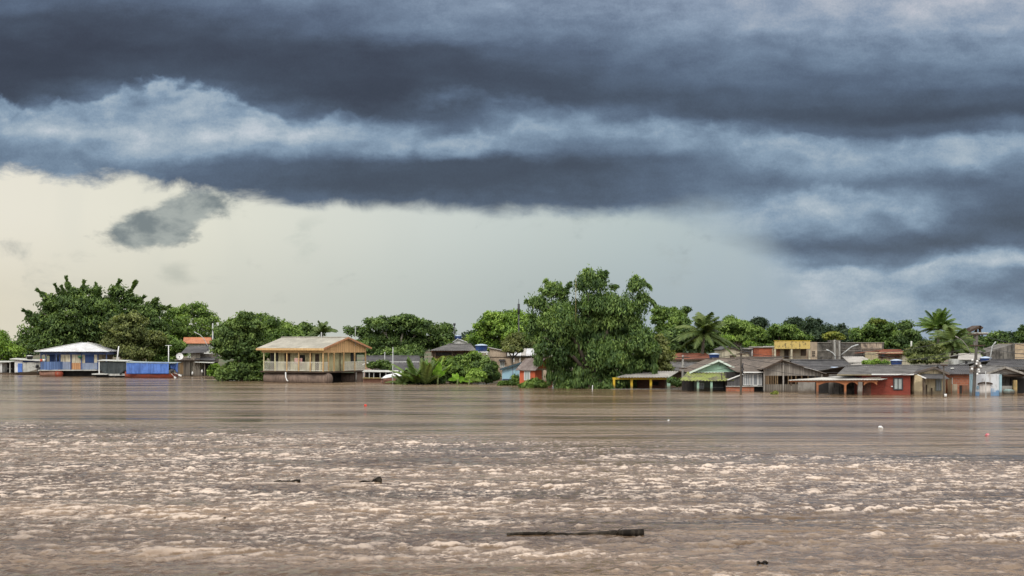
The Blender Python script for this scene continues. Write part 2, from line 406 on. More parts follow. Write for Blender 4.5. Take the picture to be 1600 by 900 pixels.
def mleaf(name, dark, mid, lite, trans=.25, rough=.55):
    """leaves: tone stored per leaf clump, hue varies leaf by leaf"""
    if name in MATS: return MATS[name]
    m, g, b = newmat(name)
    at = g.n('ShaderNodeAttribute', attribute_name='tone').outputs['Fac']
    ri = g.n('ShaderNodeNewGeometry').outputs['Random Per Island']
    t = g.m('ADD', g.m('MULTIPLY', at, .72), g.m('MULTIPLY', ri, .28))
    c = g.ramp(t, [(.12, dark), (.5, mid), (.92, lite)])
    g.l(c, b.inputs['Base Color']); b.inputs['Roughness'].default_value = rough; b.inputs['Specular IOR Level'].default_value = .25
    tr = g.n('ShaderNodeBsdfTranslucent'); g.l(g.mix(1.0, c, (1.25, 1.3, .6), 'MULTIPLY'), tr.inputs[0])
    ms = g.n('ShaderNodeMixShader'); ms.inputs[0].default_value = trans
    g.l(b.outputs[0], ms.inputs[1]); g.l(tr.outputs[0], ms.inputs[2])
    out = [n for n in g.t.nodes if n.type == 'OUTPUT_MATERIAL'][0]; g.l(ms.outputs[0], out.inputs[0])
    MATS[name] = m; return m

# ------------------------------------------------------------------ the setting: river, terrain
SH = [(-400, 585.5), (0, 586), (200, 588), (400, 596), (570, 598.5), (620, 603), (800, 605.5), (900, 609), (1000, 608), (1200, 613), (1600, 620), (2000, 626)]
def shore(x):
    """distance from the camera to the flood's edge in the direction of X (metres at about 140 m)"""
    px = 800+2200*x/140
    py = np.interp(px, [a for a, _ in SH], [b for _, b in SH])
    return CAM_H*F/(py-HOR)
def ground(x, y):
    if y < 60: t = -90
    else: t = y-shore(x*140/max(y, 60))
    base = np.interp(t, [-90, -20, 0, 9, 20, 60, 120, 260, 500, 1500, 4000], [-6, -2.2, -1.2, -.35, .35, 1.0, 2.3, 3.4, 3.9, 4.1, 4.2])
    return float(base+.25*sin(x*.11+y*.05)*min(1, max(0, (t+10)/40))+.15*sin(x*.31+1.7)*cos(y*.23))

def water():
    m, g, b = newmat('muddy_flood_water')
    pos = g.n('ShaderNodeNewGeometry').outputs['Position']; s = g.sep(pos)
    # rough current in mid-stream, slack water near the flooded town; the seam between them is ragged
    wob = g.noise(g.mapping(pos, scale=(.05, .12, 1)), 1.0, 5, .6)
    wob2 = g.noise(g.mapping(pos, scale=(.22, .7, 1), loc=(6, 1, 0)), 1.0, 5, .7)
    line = g.m('ADD', g.m('ADD', s[1], g.m('MULTIPLY', s[0], .55)), g.m('ADD', g.m('MULTIPLY', g.m('SUBTRACT', wob, .5), 10.0), g.m('MULTIPLY', g.m('SUBTRACT', wob2, .5), 9.0)))
    rough_z = g.ss(line, 72, 60)
    patch = g.noise(g.mapping(pos, scale=(.055, .20, 1), loc=(3, 8, 0)), 1.0, 6, .66, .5)
    near_left = g.ss(g.m('ADD', g.m('ADD', s[1], g.m('MULTIPLY', s[0], .6)), g.m('MULTIPLY', g.m('SUBTRACT', wob2, .5), 18.0)), 21, 36, .15, 1.0)
    patch2 = g.noise(g.mapping(pos, scale=(.03, .10, 1), loc=(13, 1, 0), rot=(0, 0, -.05)), 1.0, 4, .6)
    bands = g.noise(g.mapping(pos, scale=(.045, .20, 1), rot=(0, 0, .05), loc=(2, 9, 0)), 1.0, 3, .5, .6)
    rz = g.m('MULTIPLY', g.m('MULTIPLY', rough_z, near_left), g.ss(patch, .39, .53, .16, 1.0))
    slick = g.ss(g.noise(g.mapping(pos, scale=(.03, .30, 1), loc=(5, 2, 0)), 1.0, 4, .6, .2), .585, .63)
    slackr = g.m('MULTIPLY', g.ss(bands, .40, .60, .45, 1.3), g.m('SUBTRACT', 1.0, g.m('MULTIPLY', slick, .88)))
    a1 = g.noise(g.mapping(pos, scale=(1.5, 1.5, 1), rot=(0, 0, .10)), .95, 3, .5, .5)
    a2 = g.noise(g.mapping(pos, scale=(1.0, 1.25, 1), rot=(0, 0, -.12), loc=(4, 4, 0)), 3.4, 4, .6, .3)
    a3 = g.noise(g.mapping(pos, scale=(.25, 1.0, 1)), .35, 4, .6, .2)
    h = g.m('ADD', g.m('MULTIPLY', a1, g.mixf(rz, g.m('MULTIPLY', slackr, .22), .16)), g.m('MULTIPLY', a2, g.mixf(rz, g.m('MULTIPLY', slackr, .06), .07)))
    h = g.m('ADD', h, g.m('MULTIPLY', a3, .12)); h = g.m('ADD', h, g.m('MULTIPLY', bands, .4))
    bm = g.n('ShaderNodeBump'); bm.inputs['Strength'].default_value = 1.0; bm.inputs['Distance'].default_value = 1.0
    g.l(h, bm.inputs['Height'])
    # silt: brown body, paler crests and flecks paint in churned water and sky glints
    silt = g.mix(g.ss(patch2, .38, .62), (.098, .060, .033), (.190, .125, .075))
    silt = g.mix(g.m('MULTIPLY', g.ss(bands, .42, .62), g.m('SUBTRACT', 1.0, rough_z)), silt, (.235, .168, .108))
    silt = g.mix(g.m('MULTIPLY', slick, g.m('SUBTRACT', .85, g.m('MULTIPLY', rough_z, .6))), silt, (.055, .040, .022))  # dark tree reflections painted into the colour of the slicks
    fo = g.noise(g.mapping(pos, scale=(4.2, 2.5, 1), rot=(0, 0, .06), loc=(7, 2, 0)), 1.3, 4, .6, .7)
    fo2 = g.noise(g.mapping(pos, scale=(.40, .80, 1), rot=(0, 0, -.04), loc=(1, 5, 0)), .55, 6, .66, .5)
    crest = g.m('ADD', g.m('MULTIPLY', s[2], 7.0), g.m('ADD', g.m('MULTIPLY', g.m('SUBTRACT', fo, .5), 1.2), g.m('MULTIPLY', g.m('SUBTRACT', fo2, .5), .75)))
    churn_glint = g.m('MULTIPLY', g.m('MULTIPLY', g.ss(crest, -.06, .36), rz), .95)
    c = g.mix(churn_glint, silt, (.66, .53, .425))
    g.l(c, b.inputs['Base Color']); g.l(bm.outputs[0], b.inputs['Normal'])
    g.l(g.m('ADD', g.mixf(rough_z, g.mixf(slick, .15, .08), .12), g.m('MULTIPLY', churn_glint, .3)), b.inputs['Roughness']); b.inputs['IOR'].default_value = 1.29
    # one sheet to the horizon, finely divided where the chop is near enough to be seen as waves
    ax = np.concatenate([[-4000, -1200, -400, -120, -60], np.arange(-36, 36.01, .11), [60, 120, 400, 1200, 4000]])
    ay = [18.0]
    while ay[-1] < 84: ay.append(ay[-1]+max(.11, ay[-1]**2/13000))
    ay = np.concatenate([[-1500, -200, -40, 0, 10], ay, [100, 140, 250, 600, 1500, 5000]])
    X, Y = np.meshgrid(ax, ay); rng = np.random.default_rng(4); Z = np.zeros_like(X)
    wx = X+.5*np.sin(Y*.9+1)+.35*np.sin(X*.7+Y*1.3); wy = Y+.5*np.sin(X*.8+2)+.3*np.sin(Y*.6-X*1.1)
    for k in range(90):
        lam = .31*(8)**(rng.uniform(0, 1)**1.7); th = rng.normal(pi/2, .75); kk = 2*pi/lam
        q = np.sin(kk*(wx*cos(th)+wy*sin(th))+rng.uniform(0, 2*pi)); a = .0048*lam**.8
        Z += a*(1-2*np.abs(q)**.8+.25)*1.0
    def fb(sx, sy, n, sd):
        r = np.random.default_rng(sd); o = 0
        for k in range(n):
            f = 1.5**k; t = r.uniform(0, 2*pi); o = o+np.sin(f*(X*sx*cos(t)+Y*sy*sin(t))*6.28+r.uniform(0, 6.28))/f**.5
        return o/2.2
    zone = 1/(1+np.exp((Y+.55*X-65+3*fb(.04, .1, 4, 1))/2.4))
    am = zone*np.clip(.65+.5*fb(.08, .16, 6, 2), .15, 1.3)+.12
    edge = np.clip((36-np.abs(X))/4, 0, 1)*np.clip((Y-18)/3, 0, 1)*np.clip((84-Y)/6, 0, 1)
    Z = (Z-Z[100:-100, 100:-100].mean())*am*edge
    n0, n1 = X.shape; me = bpy.data.meshes.new('water'); V = np.stack([X, Y, Z], -1).reshape(-1, 3)
    me.vertices.add(len(V)); me.vertices.foreach_set('co', V.astype(np.float32).ravel())
    q = (np.arange(n0-1)[:, None]*n1+np.arange(n1-1)[None]).ravel(); Fc = np.stack([q, q+1, q+n1+1, q+n1], 1).astype(np.int32)
    me.loops.add(Fc.size); me.loops.foreach_set('vertex_index', Fc.ravel()); me.polygons.add(len(Fc))
    me.polygons.foreach_set('loop_start', np.arange(0, Fc.size, 4, dtype=np.int32)); me.polygons.foreach_set('loop_total', np.full(len(Fc), 4, dtype=np.int32))
    me.polygons.foreach_set('use_smooth', np.ones(len(Fc), dtype=bool)); me.materials.append(m); me.update()
    o = bpy.data.objects.new('water', me); COL.objects.link(o); tag(o, kind='structure')
    print('WATER', n0*n1, Z.std(), Z.min(), Z.max())
water()

def terrain():
    m, g, b = newmat('river_bank_soil')
    pos = g.n('ShaderNodeNewGeometry').outputs['Position']
    n = g.noise(pos, .15, 6, .65); n2 = g.noise(pos, 1.2, 5, .6)
    c = g.mix(g.ss(n, .42, .6), (.16, .11, .075), (.055, .085, .028)); c = g.mix(g.m('MULTIPLY', n2, .5), c, (.05, .05, .025))
    g.l(c, b.inputs['Base Color']); b.inputs['Roughness'].default_value = .95
    xs = [-5000, -2500, -1200, -600, -300]+list(range(-200, 201, 8))+[300, 600, 1200, 2500, 5000]
    ys = [-1500, -500, -100, 0, 40]+list(range(60, 420, 8))+[450, 520, 650, 900, 1500, 3000, 6000]
    mb = MB()
    for yy in ys:
        for xx in xs: mb.v.append((xx, yy, ground(xx, yy)))
    W = len(xs)
    for j in range(len(ys)-1):
        for i in range(W-1): mb.f.append((j*W+i, j*W+i+1, (j+1)*W+i+1, (j+1)*W+i)); mb.mi.append(0); mb.smooth.append(True)
    tag(mb.build('terrain', m), kind='structure')
terrain()
# ------------------------------------------------------------------ building kit
class Bld:
    """one building: an Empty at the front face's base; px/py are columns and rows of the front plane, turned into metres at its distance"""
    def __init__(s, name, label, cat, pc, Y, rz=0.0, group=None):
        s.pc, s.Y, s.k = pc, Y, Y/F
        s.r = empty(name, (PX(pc, Y), Y, 0), rz, label, cat, group)
        s.base = min(-1.6, ground(PX(pc, Y), Y+2)-1.2) if Y < 150 else min(ground(PX(pc, Y), Y)-1.2, -.8)
    def x(s, px): return (px-s.pc)*s.k
    def z(s, py, dy=0.0): return PZ(py, s.Y+dy)
    def xd(s, px, dy): return PX(px, s.Y+dy)-PX(s.pc, s.Y)
    def part(s, name, mb, mat, parent=None, label=None):
        o = mb.build(name, mat, parent or s.r)
        if label: o['label'] = label
        return o
    def box(s, name, p0, p1, q0, q1, y0, y1, mat, parent=None, label=None):
        return s.part(name, MB().box(s.x(p0), s.x(p1), y0, y1, s.z(q1) if q1 is not None else s.base, s.z(q0)), mat, parent, label)
    def window(s, p0, p1, q0, q1, frame, pane, y=0.0, nx=2, nz=1, w=.05, name='window', pname='pane', out=.05):
        x0, x1, z1, z0 = s.x(p0), s.x(p1), s.z(q0), s.z(q1)
        m = MB()
        m.box(x0, x0+w, y-out, y+.01, z0, z1).box(x1-w, x1, y-out, y+.01, z0, z1).box(x0+w, x1-w, y-out, y+.01, z0, z0+w).box(x0+w, x1-w, y-out, y+.01, z1-w, z1)
        for i in range(1, nx):
            xx = x0+(x1-x0)*i/nx; m.box(xx-w*.35, xx+w*.35, y-out*.8, y+.01, z0+w, z1-w)
        for i in range(1, nz):
            zz = z0+(z1-z0)*i/nz; m.box(x0+w, x1-w, y-out*.7, y+.01, zz-w*.3, zz+w*.3)
        f = s.part(name, m, frame)
        MB().box(x0+w*.9, x1-w*.9, y-out*.4, y-.004, z0+w*.9, z1-w*.9).build(pname, pane, f)
        return f
    def post(s, px, q0, q1, y, w, mat, name='post'):
        z0 = s.z(q1) if q1 is not None else s.base
        return s.part(name, MB().box(s.x(px)-w/2, s.x(px)+w/2, y-w/2, y+w/2, z0, s.z(q0)), mat)
    # --- roofs
    def roof_front(s, p0, p1, qe, qr, dy, mat, y0=-.4, dback=None, qb=None, amp=.025, fascia=None, inset=(0, 0), name='roof', pitch=.2, th=.035, sag=0.0, pr=None):
        """ridge parallel to the front: eave row qe, ridge row qr seen dy metres behind the front"""
        ze = s.z(qe, y0); zr = s.z(qr, dy); m = MB()
        a = (s.xd(pr[0], dy) if pr else s.x(p0)+inset[0], dy, zr); b = (s.xd(pr[1], dy) if pr else s.x(p1)-inset[1], dy, zr)
        c = (s.x(p1), y0, ze); d = (s.x(p0), y0, ze)
        m.sheet(a, b, c, d, amp, pitch, th, 3, sag)
        if dback is None: dback = dy*2-y0
        if dback > dy+.2:
            zb = s.z(qb, dback) if qb else ze
            x0, x1 = s.x(p0), s.x(p1)
            m.sheet((b[0], dy, zr+.004), (a[0], dy, zr+.004), (x0, dback, zb), (x1, dback, zb), amp, pitch, th, 1, sag)
        if inset[0] > .3: m.sheet(a, a, (s.x(p0), y0, ze), (s.x(p0), dback, ze), 0, pitch, th, 1)
        if inset[1] > .3: m.sheet(b, b, (s.x(p1), dback, ze), (s.x(p1), y0, ze), 0, pitch, th, 1)
        m.tube([(a[0], dy, zr+.03), (b[0], dy, zr+.03)], .07, 6)
        r = s.part(name, m, mat)
        if fascia:
            MB().box(s.x(p0), s.x(p1), y0-.03, y0+.01, ze-.15, ze+.03).build('fascia', fascia, r)
        return r
    def gable(s, p0, p1, pa, qe0, qe1, qa, D, wall, roof, over=.35, overs=.3, barge=None, amp=.025, base=True, name='wall', qb=None, th=.04, y0=0.0, sag=0):
        """gable end facing the front"""
        xa, za = s.x(pa), s.z(qa); x0, x1 = s.x(p0), s.x(p1); z0, z1 = s.z(qe0), s.z(qe1)
        zb = s.base if qb is None else s.z(qb)
        w = s.part(name, MB().prism_y([(x0, zb), (x1, zb), (x1, z1), (xa, za), (x0, z0)], y0, y0+D if base else y0+.12), wall)
        m = MB()
        def ext(xe, ze):
            d = Vector((xe-xa, 0, ze-za)); L = d.length; d = d/L*(L+overs); return xa+d.x, za+d.z
        (xl, zl), (xr, zr) = ext(x0, z0), ext(x1, z1); h = .06
        m.sheet((xa, y0-over, za+h), (xa, y0+D, za+h), (xl, y0+D, zl+h), (xl, y0-over, zl+h), amp, .2, th, 2, sag)
        m.sheet((xa, y0+D, za+h+.004), (xa, y0-over, za+h+.004), (xr, y0-over, zr+h), (xr, y0+D, zr+h), amp, .2, th, 2, sag)
        m.tube([(xa, y0-over, za+h+.03), (xa, y0+D, za+h+.03)], .06, 6)
        r = s.part('roof', m, roof)
        if barge:
            b = MB()
            for (xe, ze) in ((xl, zl), (xr, zr)):
                b.bar((xa, y0-over-.03, za+h-.04), (xe, y0-over-.03, ze+h-.04), .04, .17, (0, 0, 1))
            b.build('bargeboard', barge, r)
        return w, r

# palette
cream = mcol('cream_paint', (.62, .52, .34), (.50, .41, .25), amt=.5, seed=1)
cream2 = mcol('pale_cream_plaster', (.58, .53, .40), (.46, .41, .30), amt=.55, seed=2)
white = mcol('white_paint', (.72, .72, .70), (.62, .62, .60), amt=.3, seed=3)
whitec = mcol('clean_white', (.78, .78, .76), (.72, .72, .70), amt=.12, wet=False)
metalw = mcol('white_metal_roof', (.62, .63, .64), (.50, .51, .52), dirt=(.28, .22, .16), amt=.6, rough=.5, spec=.4, wet=False, seed=4)
blue_p = mcol('blue_paint', (.10, .15, .31), (.06, .095, .21), amt=.5, seed=5)
blue_d = mcol('dark_blue_shutter', (.03, .06, .17), (.02, .045, .13), amt=.2)
bluegrey = mcol('blue_grey_boards', (.26, .30, .40), (.20, .24, .33), amt=.3, seed=6)
redhull = mcol('red_hull_paint', (.38, .09, .05), (.28, .065, .04), amt=.35, wet=False, rough=.6)
pinkhull = mcol('faded_red_hull', (.40, .22, .16), (.32, .17, .12), amt=.4, wet=False)
tarpb = mcol('blue_tarpaulin', (.10, .215, .60), (.075, .16, .46), dirt=(.03, .07, .22), amt=.6, rough=.5, spec=.35, wet=False, bumpd=.05, scale=.8)
tarpd = mcol('dark_tarpaulin', (.055, .068, .07), (.03, .038, .04), dirt=(.10, .11, .105), amt=.4, rough=.7, wet=False, bumpd=.05)
pale = mcol('pale_sheet', (.55, .55, .50), (.45, .45, .42), amt=.35, wet=False)
dark = mcol('dark_interior', (.035, .032, .03), (.022, .02, .02), amt=.2, wet=False, bumpd=0)  # shade of unlit openings and gaps put into a near-black colour
darkw = mcol('dark_brown_wood', (.085, .055, .038), (.055, .036, .026), amt=.4)
woodp = mplank('weathered_planks', (.22, .195, .16), (.14, .12, .10), .2)
woodg = mplank('grey_gable_planks', (.36, .33, .29), (.22, .195, .17), .16, amt=.65)
woodb = mplank('brown_planks', (.26, .18, .10), (.15, .10, .06), .18)
woodo = mplank('orange_boards', (.68, .43, .21), (.58, .35, .17), .35, amt=.4)
doorw = mplank('orange_door_boards', (.48, .26, .13), (.38, .19, .09), .25, amt=.3)
ochre = mcol('ochre_fascia', (.66, .44, .20), (.54, .36, .17), dirt=(.26, .16, .08), amt=.5, seed=7)
limec = mcol('pale_yellow_boards', (.64, .60, .36), (.52, .48, .27), dirt=(.26, .20, .12), amt=.5, seed=8)
concr = mcol('stained_concrete', (.30, .28, .25), (.22, .20, .18), amt=.55, seed=9)
pole_m = mcol('concrete_pole', (.32, .31, .28), (.24, .23, .21), amt=.3, wet=True)
pole_d = mcol('dark_timber_pole', (.10, .085, .07), (.07, .06, .05), amt=.3)
steel = mcol('galvanised_steel', (.48, .49, .48), (.38, .39, .38), amt=.2, rough=.5, wet=False)
steeld = mcol('dark_steel', (.06, .06, .065), (.04, .04, .045), amt=.2, rough=.5, wet=False)
tankb = mcol('blue_plastic_tank', (.03, .07, .22), (.025, .055, .18), dirt=(.02, .03, .09), amt=.25, rough=.35, spec=.5, wet=False, bumpd=0)
tankl = mcol('pale_blue_lid', (.42, .50, .62), (.34, .42, .55), amt=.2, rough=.4, wet=False, bumpd=0)
black = mcol('black_plastic', (.02, .02, .022), (.012, .012, .013), amt=.1, rough=.4, wet=False)
yellowp = mcol('yellow_paint', (.68, .47, .05), (.60, .40, .04), amt=.3, seed=10)
mint = mcol('mint_green_paint', (.36, .55, .42), (.30, .47, .36), amt=.25, seed=11)
mintl = mcol('pale_mint_trim', (.66, .74, .66), (.58, .66, .58), amt=.2, seed=12)
skyb = mcol('light_blue_paint', (.36, .56, .68), (.31, .50, .62), amt=.2, seed=13)
orang = mcol('orange_red_paint', (.58, .13, .06), (.50, .11, .05), amt=.25, seed=14)
redb = mbrick('red_painted_brick', (.27, .062, .042), (.22, .05, .034), (.19, .05, .036), 1.0, .25)
brick = mbrick('raw_brick', (.44, .16, .085), (.34, .12, .07), (.30, .24, .19), .8, .4)
brickd = mbrick('dark_brick', (.20, .09, .06), (.13, .06, .045), (.12, .09, .07), .9, .5)
beige = mcol('beige_plaster', (.50, .40, .30), (.42, .33, .24), amt=.35, seed=15)
sooty = mcol('soot_stained_wall', (.20, .185, .165), (.11, .10, .09), dirt=(.035, .033, .03), amt=.85, seed=16, wet=False)
sootb = mcol('stained_beige_wall', (.44, .37, .28), (.32, .26, .20), dirt=(.05, .045, .04), amt=.8, seed=17, wet=False)
def _yst():
    m, g, b = newmat('stained_yellow_parapet'); tc = g.n('ShaderNodeTexCoord').outputs['Object']
    n = g.noise(g.mapping(tc, scale=(2.6, 1, 1.6), loc=(3, 0, 1)), 1.6, 7, .75); z = g.sep(tc)[2]
    c = g.mix(g.noise(tc, 1.5, 4, .6), (.62, .46, .15), (.50, .37, .12))
    c = g.mix(g.m('MULTIPLY', g.ss(g.m('ADD', n, g.m('MULTIPLY', z, -.03)), .38, .50), .9), c, (.05, .045, .04)); g.l(c, b.inputs['Base Color']); b.inputs['Roughness'].default_value = .9; return m
ystain = _yst()
r_grey = mroof('grey_fibre_roof')
r_brown = mroof('brown_grey_fibre_roof', (.21, .17, .14), (.12, .10, .085), (.32, .27, .22))
r_dark = mroof('dark_fibre_roof', (.12, .115, .115), (.065, .063, .065), (.22, .21, .20))
r_tan = mroof('tan_roof', (.42, .395, .33), (.33, .31, .26), (.52, .49, .42))
r_lite = mroof('pale_fibre_roof', (.46, .43, .39), (.34, .32, .29), (.58, .55, .50))
r_moss = mroof('mossy_roof', (.21, .20, .13), (.13, .125, .08), (.32, .32, .20), moss=.9)
r_tile = mroof('red_tile_roof', (.30, .11, .065), (.19, .075, .05), (.42, .20, .13))
r_orange = mroof('orange_tile_roof', (.56, .24, .12), (.44, .18, .10), (.66, .48, .38))
glassd = mglass('dark_window_glass'); glassg = mglass('grey_window_glass', (.16, .17, .18), .3); glassl = mglass('pale_window_glass', (.24, .27, .26), .35)
orangeb = mcol('rust_orange_beam', (.40, .16, .07), (.32, .12, .055), amt=.3, seed=19)

def tank(px, pyt, pyb, Y, wpx, label, name='water_tank', body=tankb, lid=tankl, sup=None):
    """round roof tank, wider at the rim, with domed lid; sup: (bottom row) adds a stand"""
    k = Y/F; r = wpx*k/2; zt, zb = PZ(pyt, Y), PZ(pyb, Y)
    t = empty(name, (PX(px, Y), Y, zb), 0, label, 'water tank')
    h = zt-zb
    MB().tube([(0, 0, 0), (0, 0, h*.35), (0, 0, h*.75), (0, 0, h*.78)], [r*.86, r*.92, r, r*1.04], 20).build('barrel', body, t)
    l = MB(); l.tube([(0, 0, h*.78), (0, 0, h*.82), (0, 0, h*.93), (0, 0, h)], [r*1.07, r*1.07, r*.7, r*.2], 20).build('lid', lid, t)
    if sup is not None:
        z0 = PZ(sup, Y)-zb
        for sx in (-1, 1):
            for sy in (-1, 1): MB().box(sx*r*.9-.06, sx*r*.9+.06, sy*r*.8-.06, sy*r*.8+.06, z0, -.12).build('leg', whitec, t)
        MB().box(-r*1.1, r*1.1, -r, r, -.12, 0).build('platform', whitec, t)
        MB().bar((-r*.9, -r*.8, z0*.45), (r*.9, -r*.8, z0*.45), .08).build('crossbar', whitec, t)
    return t

# ------------------------------------------------------------------ left bank: floating houses and boats
def left_shed():
    b = Bld('boat_shed', 'small grey open boat shed at the far left edge of the river', 'shed', 9, 200)
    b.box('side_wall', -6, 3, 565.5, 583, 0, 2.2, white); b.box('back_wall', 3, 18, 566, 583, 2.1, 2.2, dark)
    b.part('roof', MB().sheet((b.x(-8), 2.5, b.z(564)), (b.x(19), 2.5, b.z(564)), (b.x(18), -.4, b.z(565.6)), (b.x(-8), -.4, b.z(565.6)), .02, .2, .05), pale)
    for px in (15.5,): b.post(px, 566, 583, .05, .14, pale)
    b.box('deck', -8, 20, 582.5, 584.5, -.5, 2.4, darkw)
    b.part('shelf', MB().box(b.x(5), b.x(13), 1.2, 1.6, b.z(577), b.z(576.2)), pale)
left_shed()

def hull_mesh(L, W, H, sheer=.35, n=16, flat=.0):
    """wooden boat hull along x from 0 to L, bow at x=0, open on top"""
    m = MB(); vs = []; fs = []
    prof = [(-1, 1), (-.92, .35), (-.6, 0), (0, -.06), (.6, 0), (.92, .35), (1, 1)]
    for i in range(n+1):
        t = i/n; w = W/2*min(1, (t*3.2)**.6)*(1 if t < .75 else 1-.35*((t-.75)/.25)**2)
        lift = sheer*(max(0, .35-t)/.35)**2+.12*(max(0, t-.8)/.2)**2
        for (a, c) in prof: vs.append((t*L, a*w, H*c+lift*(1 if c > .5 else .75)))
    k = len(prof)
    for i in range(n):
        for j in range(k-1): fs.append((i*k+j, i*k+j+1, (i+1)*k+j+1, (i+1)*k+j))
    fs.append(tuple(n*k+j for j in range(k)))
    # deck a little below the gunwale
    b0 = len(vs)
    for i in range(n+1):
        a = vs[i*k]; c = vs[i*k+k-1]; vs.append((a[0], a[1]*.97, a[2]-.1)); vs.append((c[0], c[1]*.97, c[2]-.1))
    for i in range(n): fs.append((b0+2*i, b0+2*i+1, b0+2*i+3, b0+2*i+2))
    m.add(vs, fs, True); return m

def outboard(x, Y, z, label, rz=.3, name='outboard_motor'):
    t = empty(name, (x, Y, z), rz, label, 'outboard motor')
    m = MB(); m.tube([(0, 0, .0), (0, 0, .12), (.02, 0, .42), (.02, 0, .5)], [.17, .24, .2, .08], 10).build('cowling', black, t)
    MB().bar((0, 0, 0), (.05, .0, -.75), .12, .1).build('shaft', steeld, t)
    MB().bar((-.1, 0, .05), (-.6, 0, .2), .05).build('tiller', steeld, t)
    return t

def cabin_boat():
    b = Bld('cabin_boat', 'small white cabin boat with blue door moored left of the blue floating house', 'boat', 40, 196)
    h = hull_mesh(b.x(66)-b.x(19), 2.0, .55, .2); b.part('hull', h, darkw).location = (b.x(19), 1.0, -.18)
    b.box('cabin_wall', 22, 34.5, 562.8, 582, .2, 1.9, white, None)
    b.box('door', 27.3, 34.3, 567.8, 581.5, .12, .19, tarpb)
    b.part('roof', MB().sheet((b.x(15.5), 2.3, b.z(559.5)), (b.x(64), 2.3, b.z(562.5)), (b.x(64), -.2, b.z(563.6)), (b.x(15.5), -.2, b.z(560.6)), 0, .2, .09), pale)
    m = MB(); a = []
    for i in range(9):
        t = i/8; a.append((b.x(35+t*25), .15+.1*sin(t*9), b.z(566), b.z(581.5-6*t*t)))
    vs = [(x, y, z1) for x, y, z1, z0 in a]+[(x, y-.12*sin(i*2.1), (z0+z1)/2) for i, (x, y, z1, z0) in enumerate(a)]+[(x, y, z0) for x, y, z1, z0 in a]
    vs += [(x, y+.03, z) for x, y, z in vs]
    fs = [(r*9+i, r*9+i+1, r*9+i+10, r*9+i+9) for r in (0, 1) for i in range(8)]+[(27+r*9+i, 27+r*9+i+9, 27+r*9+i+10, 27+r*9+i+1) for r in (0, 1) for i in range(8)]
    m.add(vs, fs, True); b.part('tarpaulin', m, pale)
    b.box('canopy_frame', 35, 62, 563.8, 566.3, .2, 1.8, blue_d)
    for p in (61.5,): b.post(p, 566, 581, .2, .07, steel)
    outboard(PX(56.5, 195), 195.4, PZ(575, 195), 'black outboard motor tilted up on the stern of the white cabin boat', .2)
    outboard(PX(61.5, 195), 195.2, PZ(579, 195), 'black outboard motor beside the red float of the blue house', 1.3)
    tank(46.5, 555, 561, 197.2, 10, 'low black drum with white band on the cabin boat roof', 'roof_drum', black, pale)
cabin_boat()

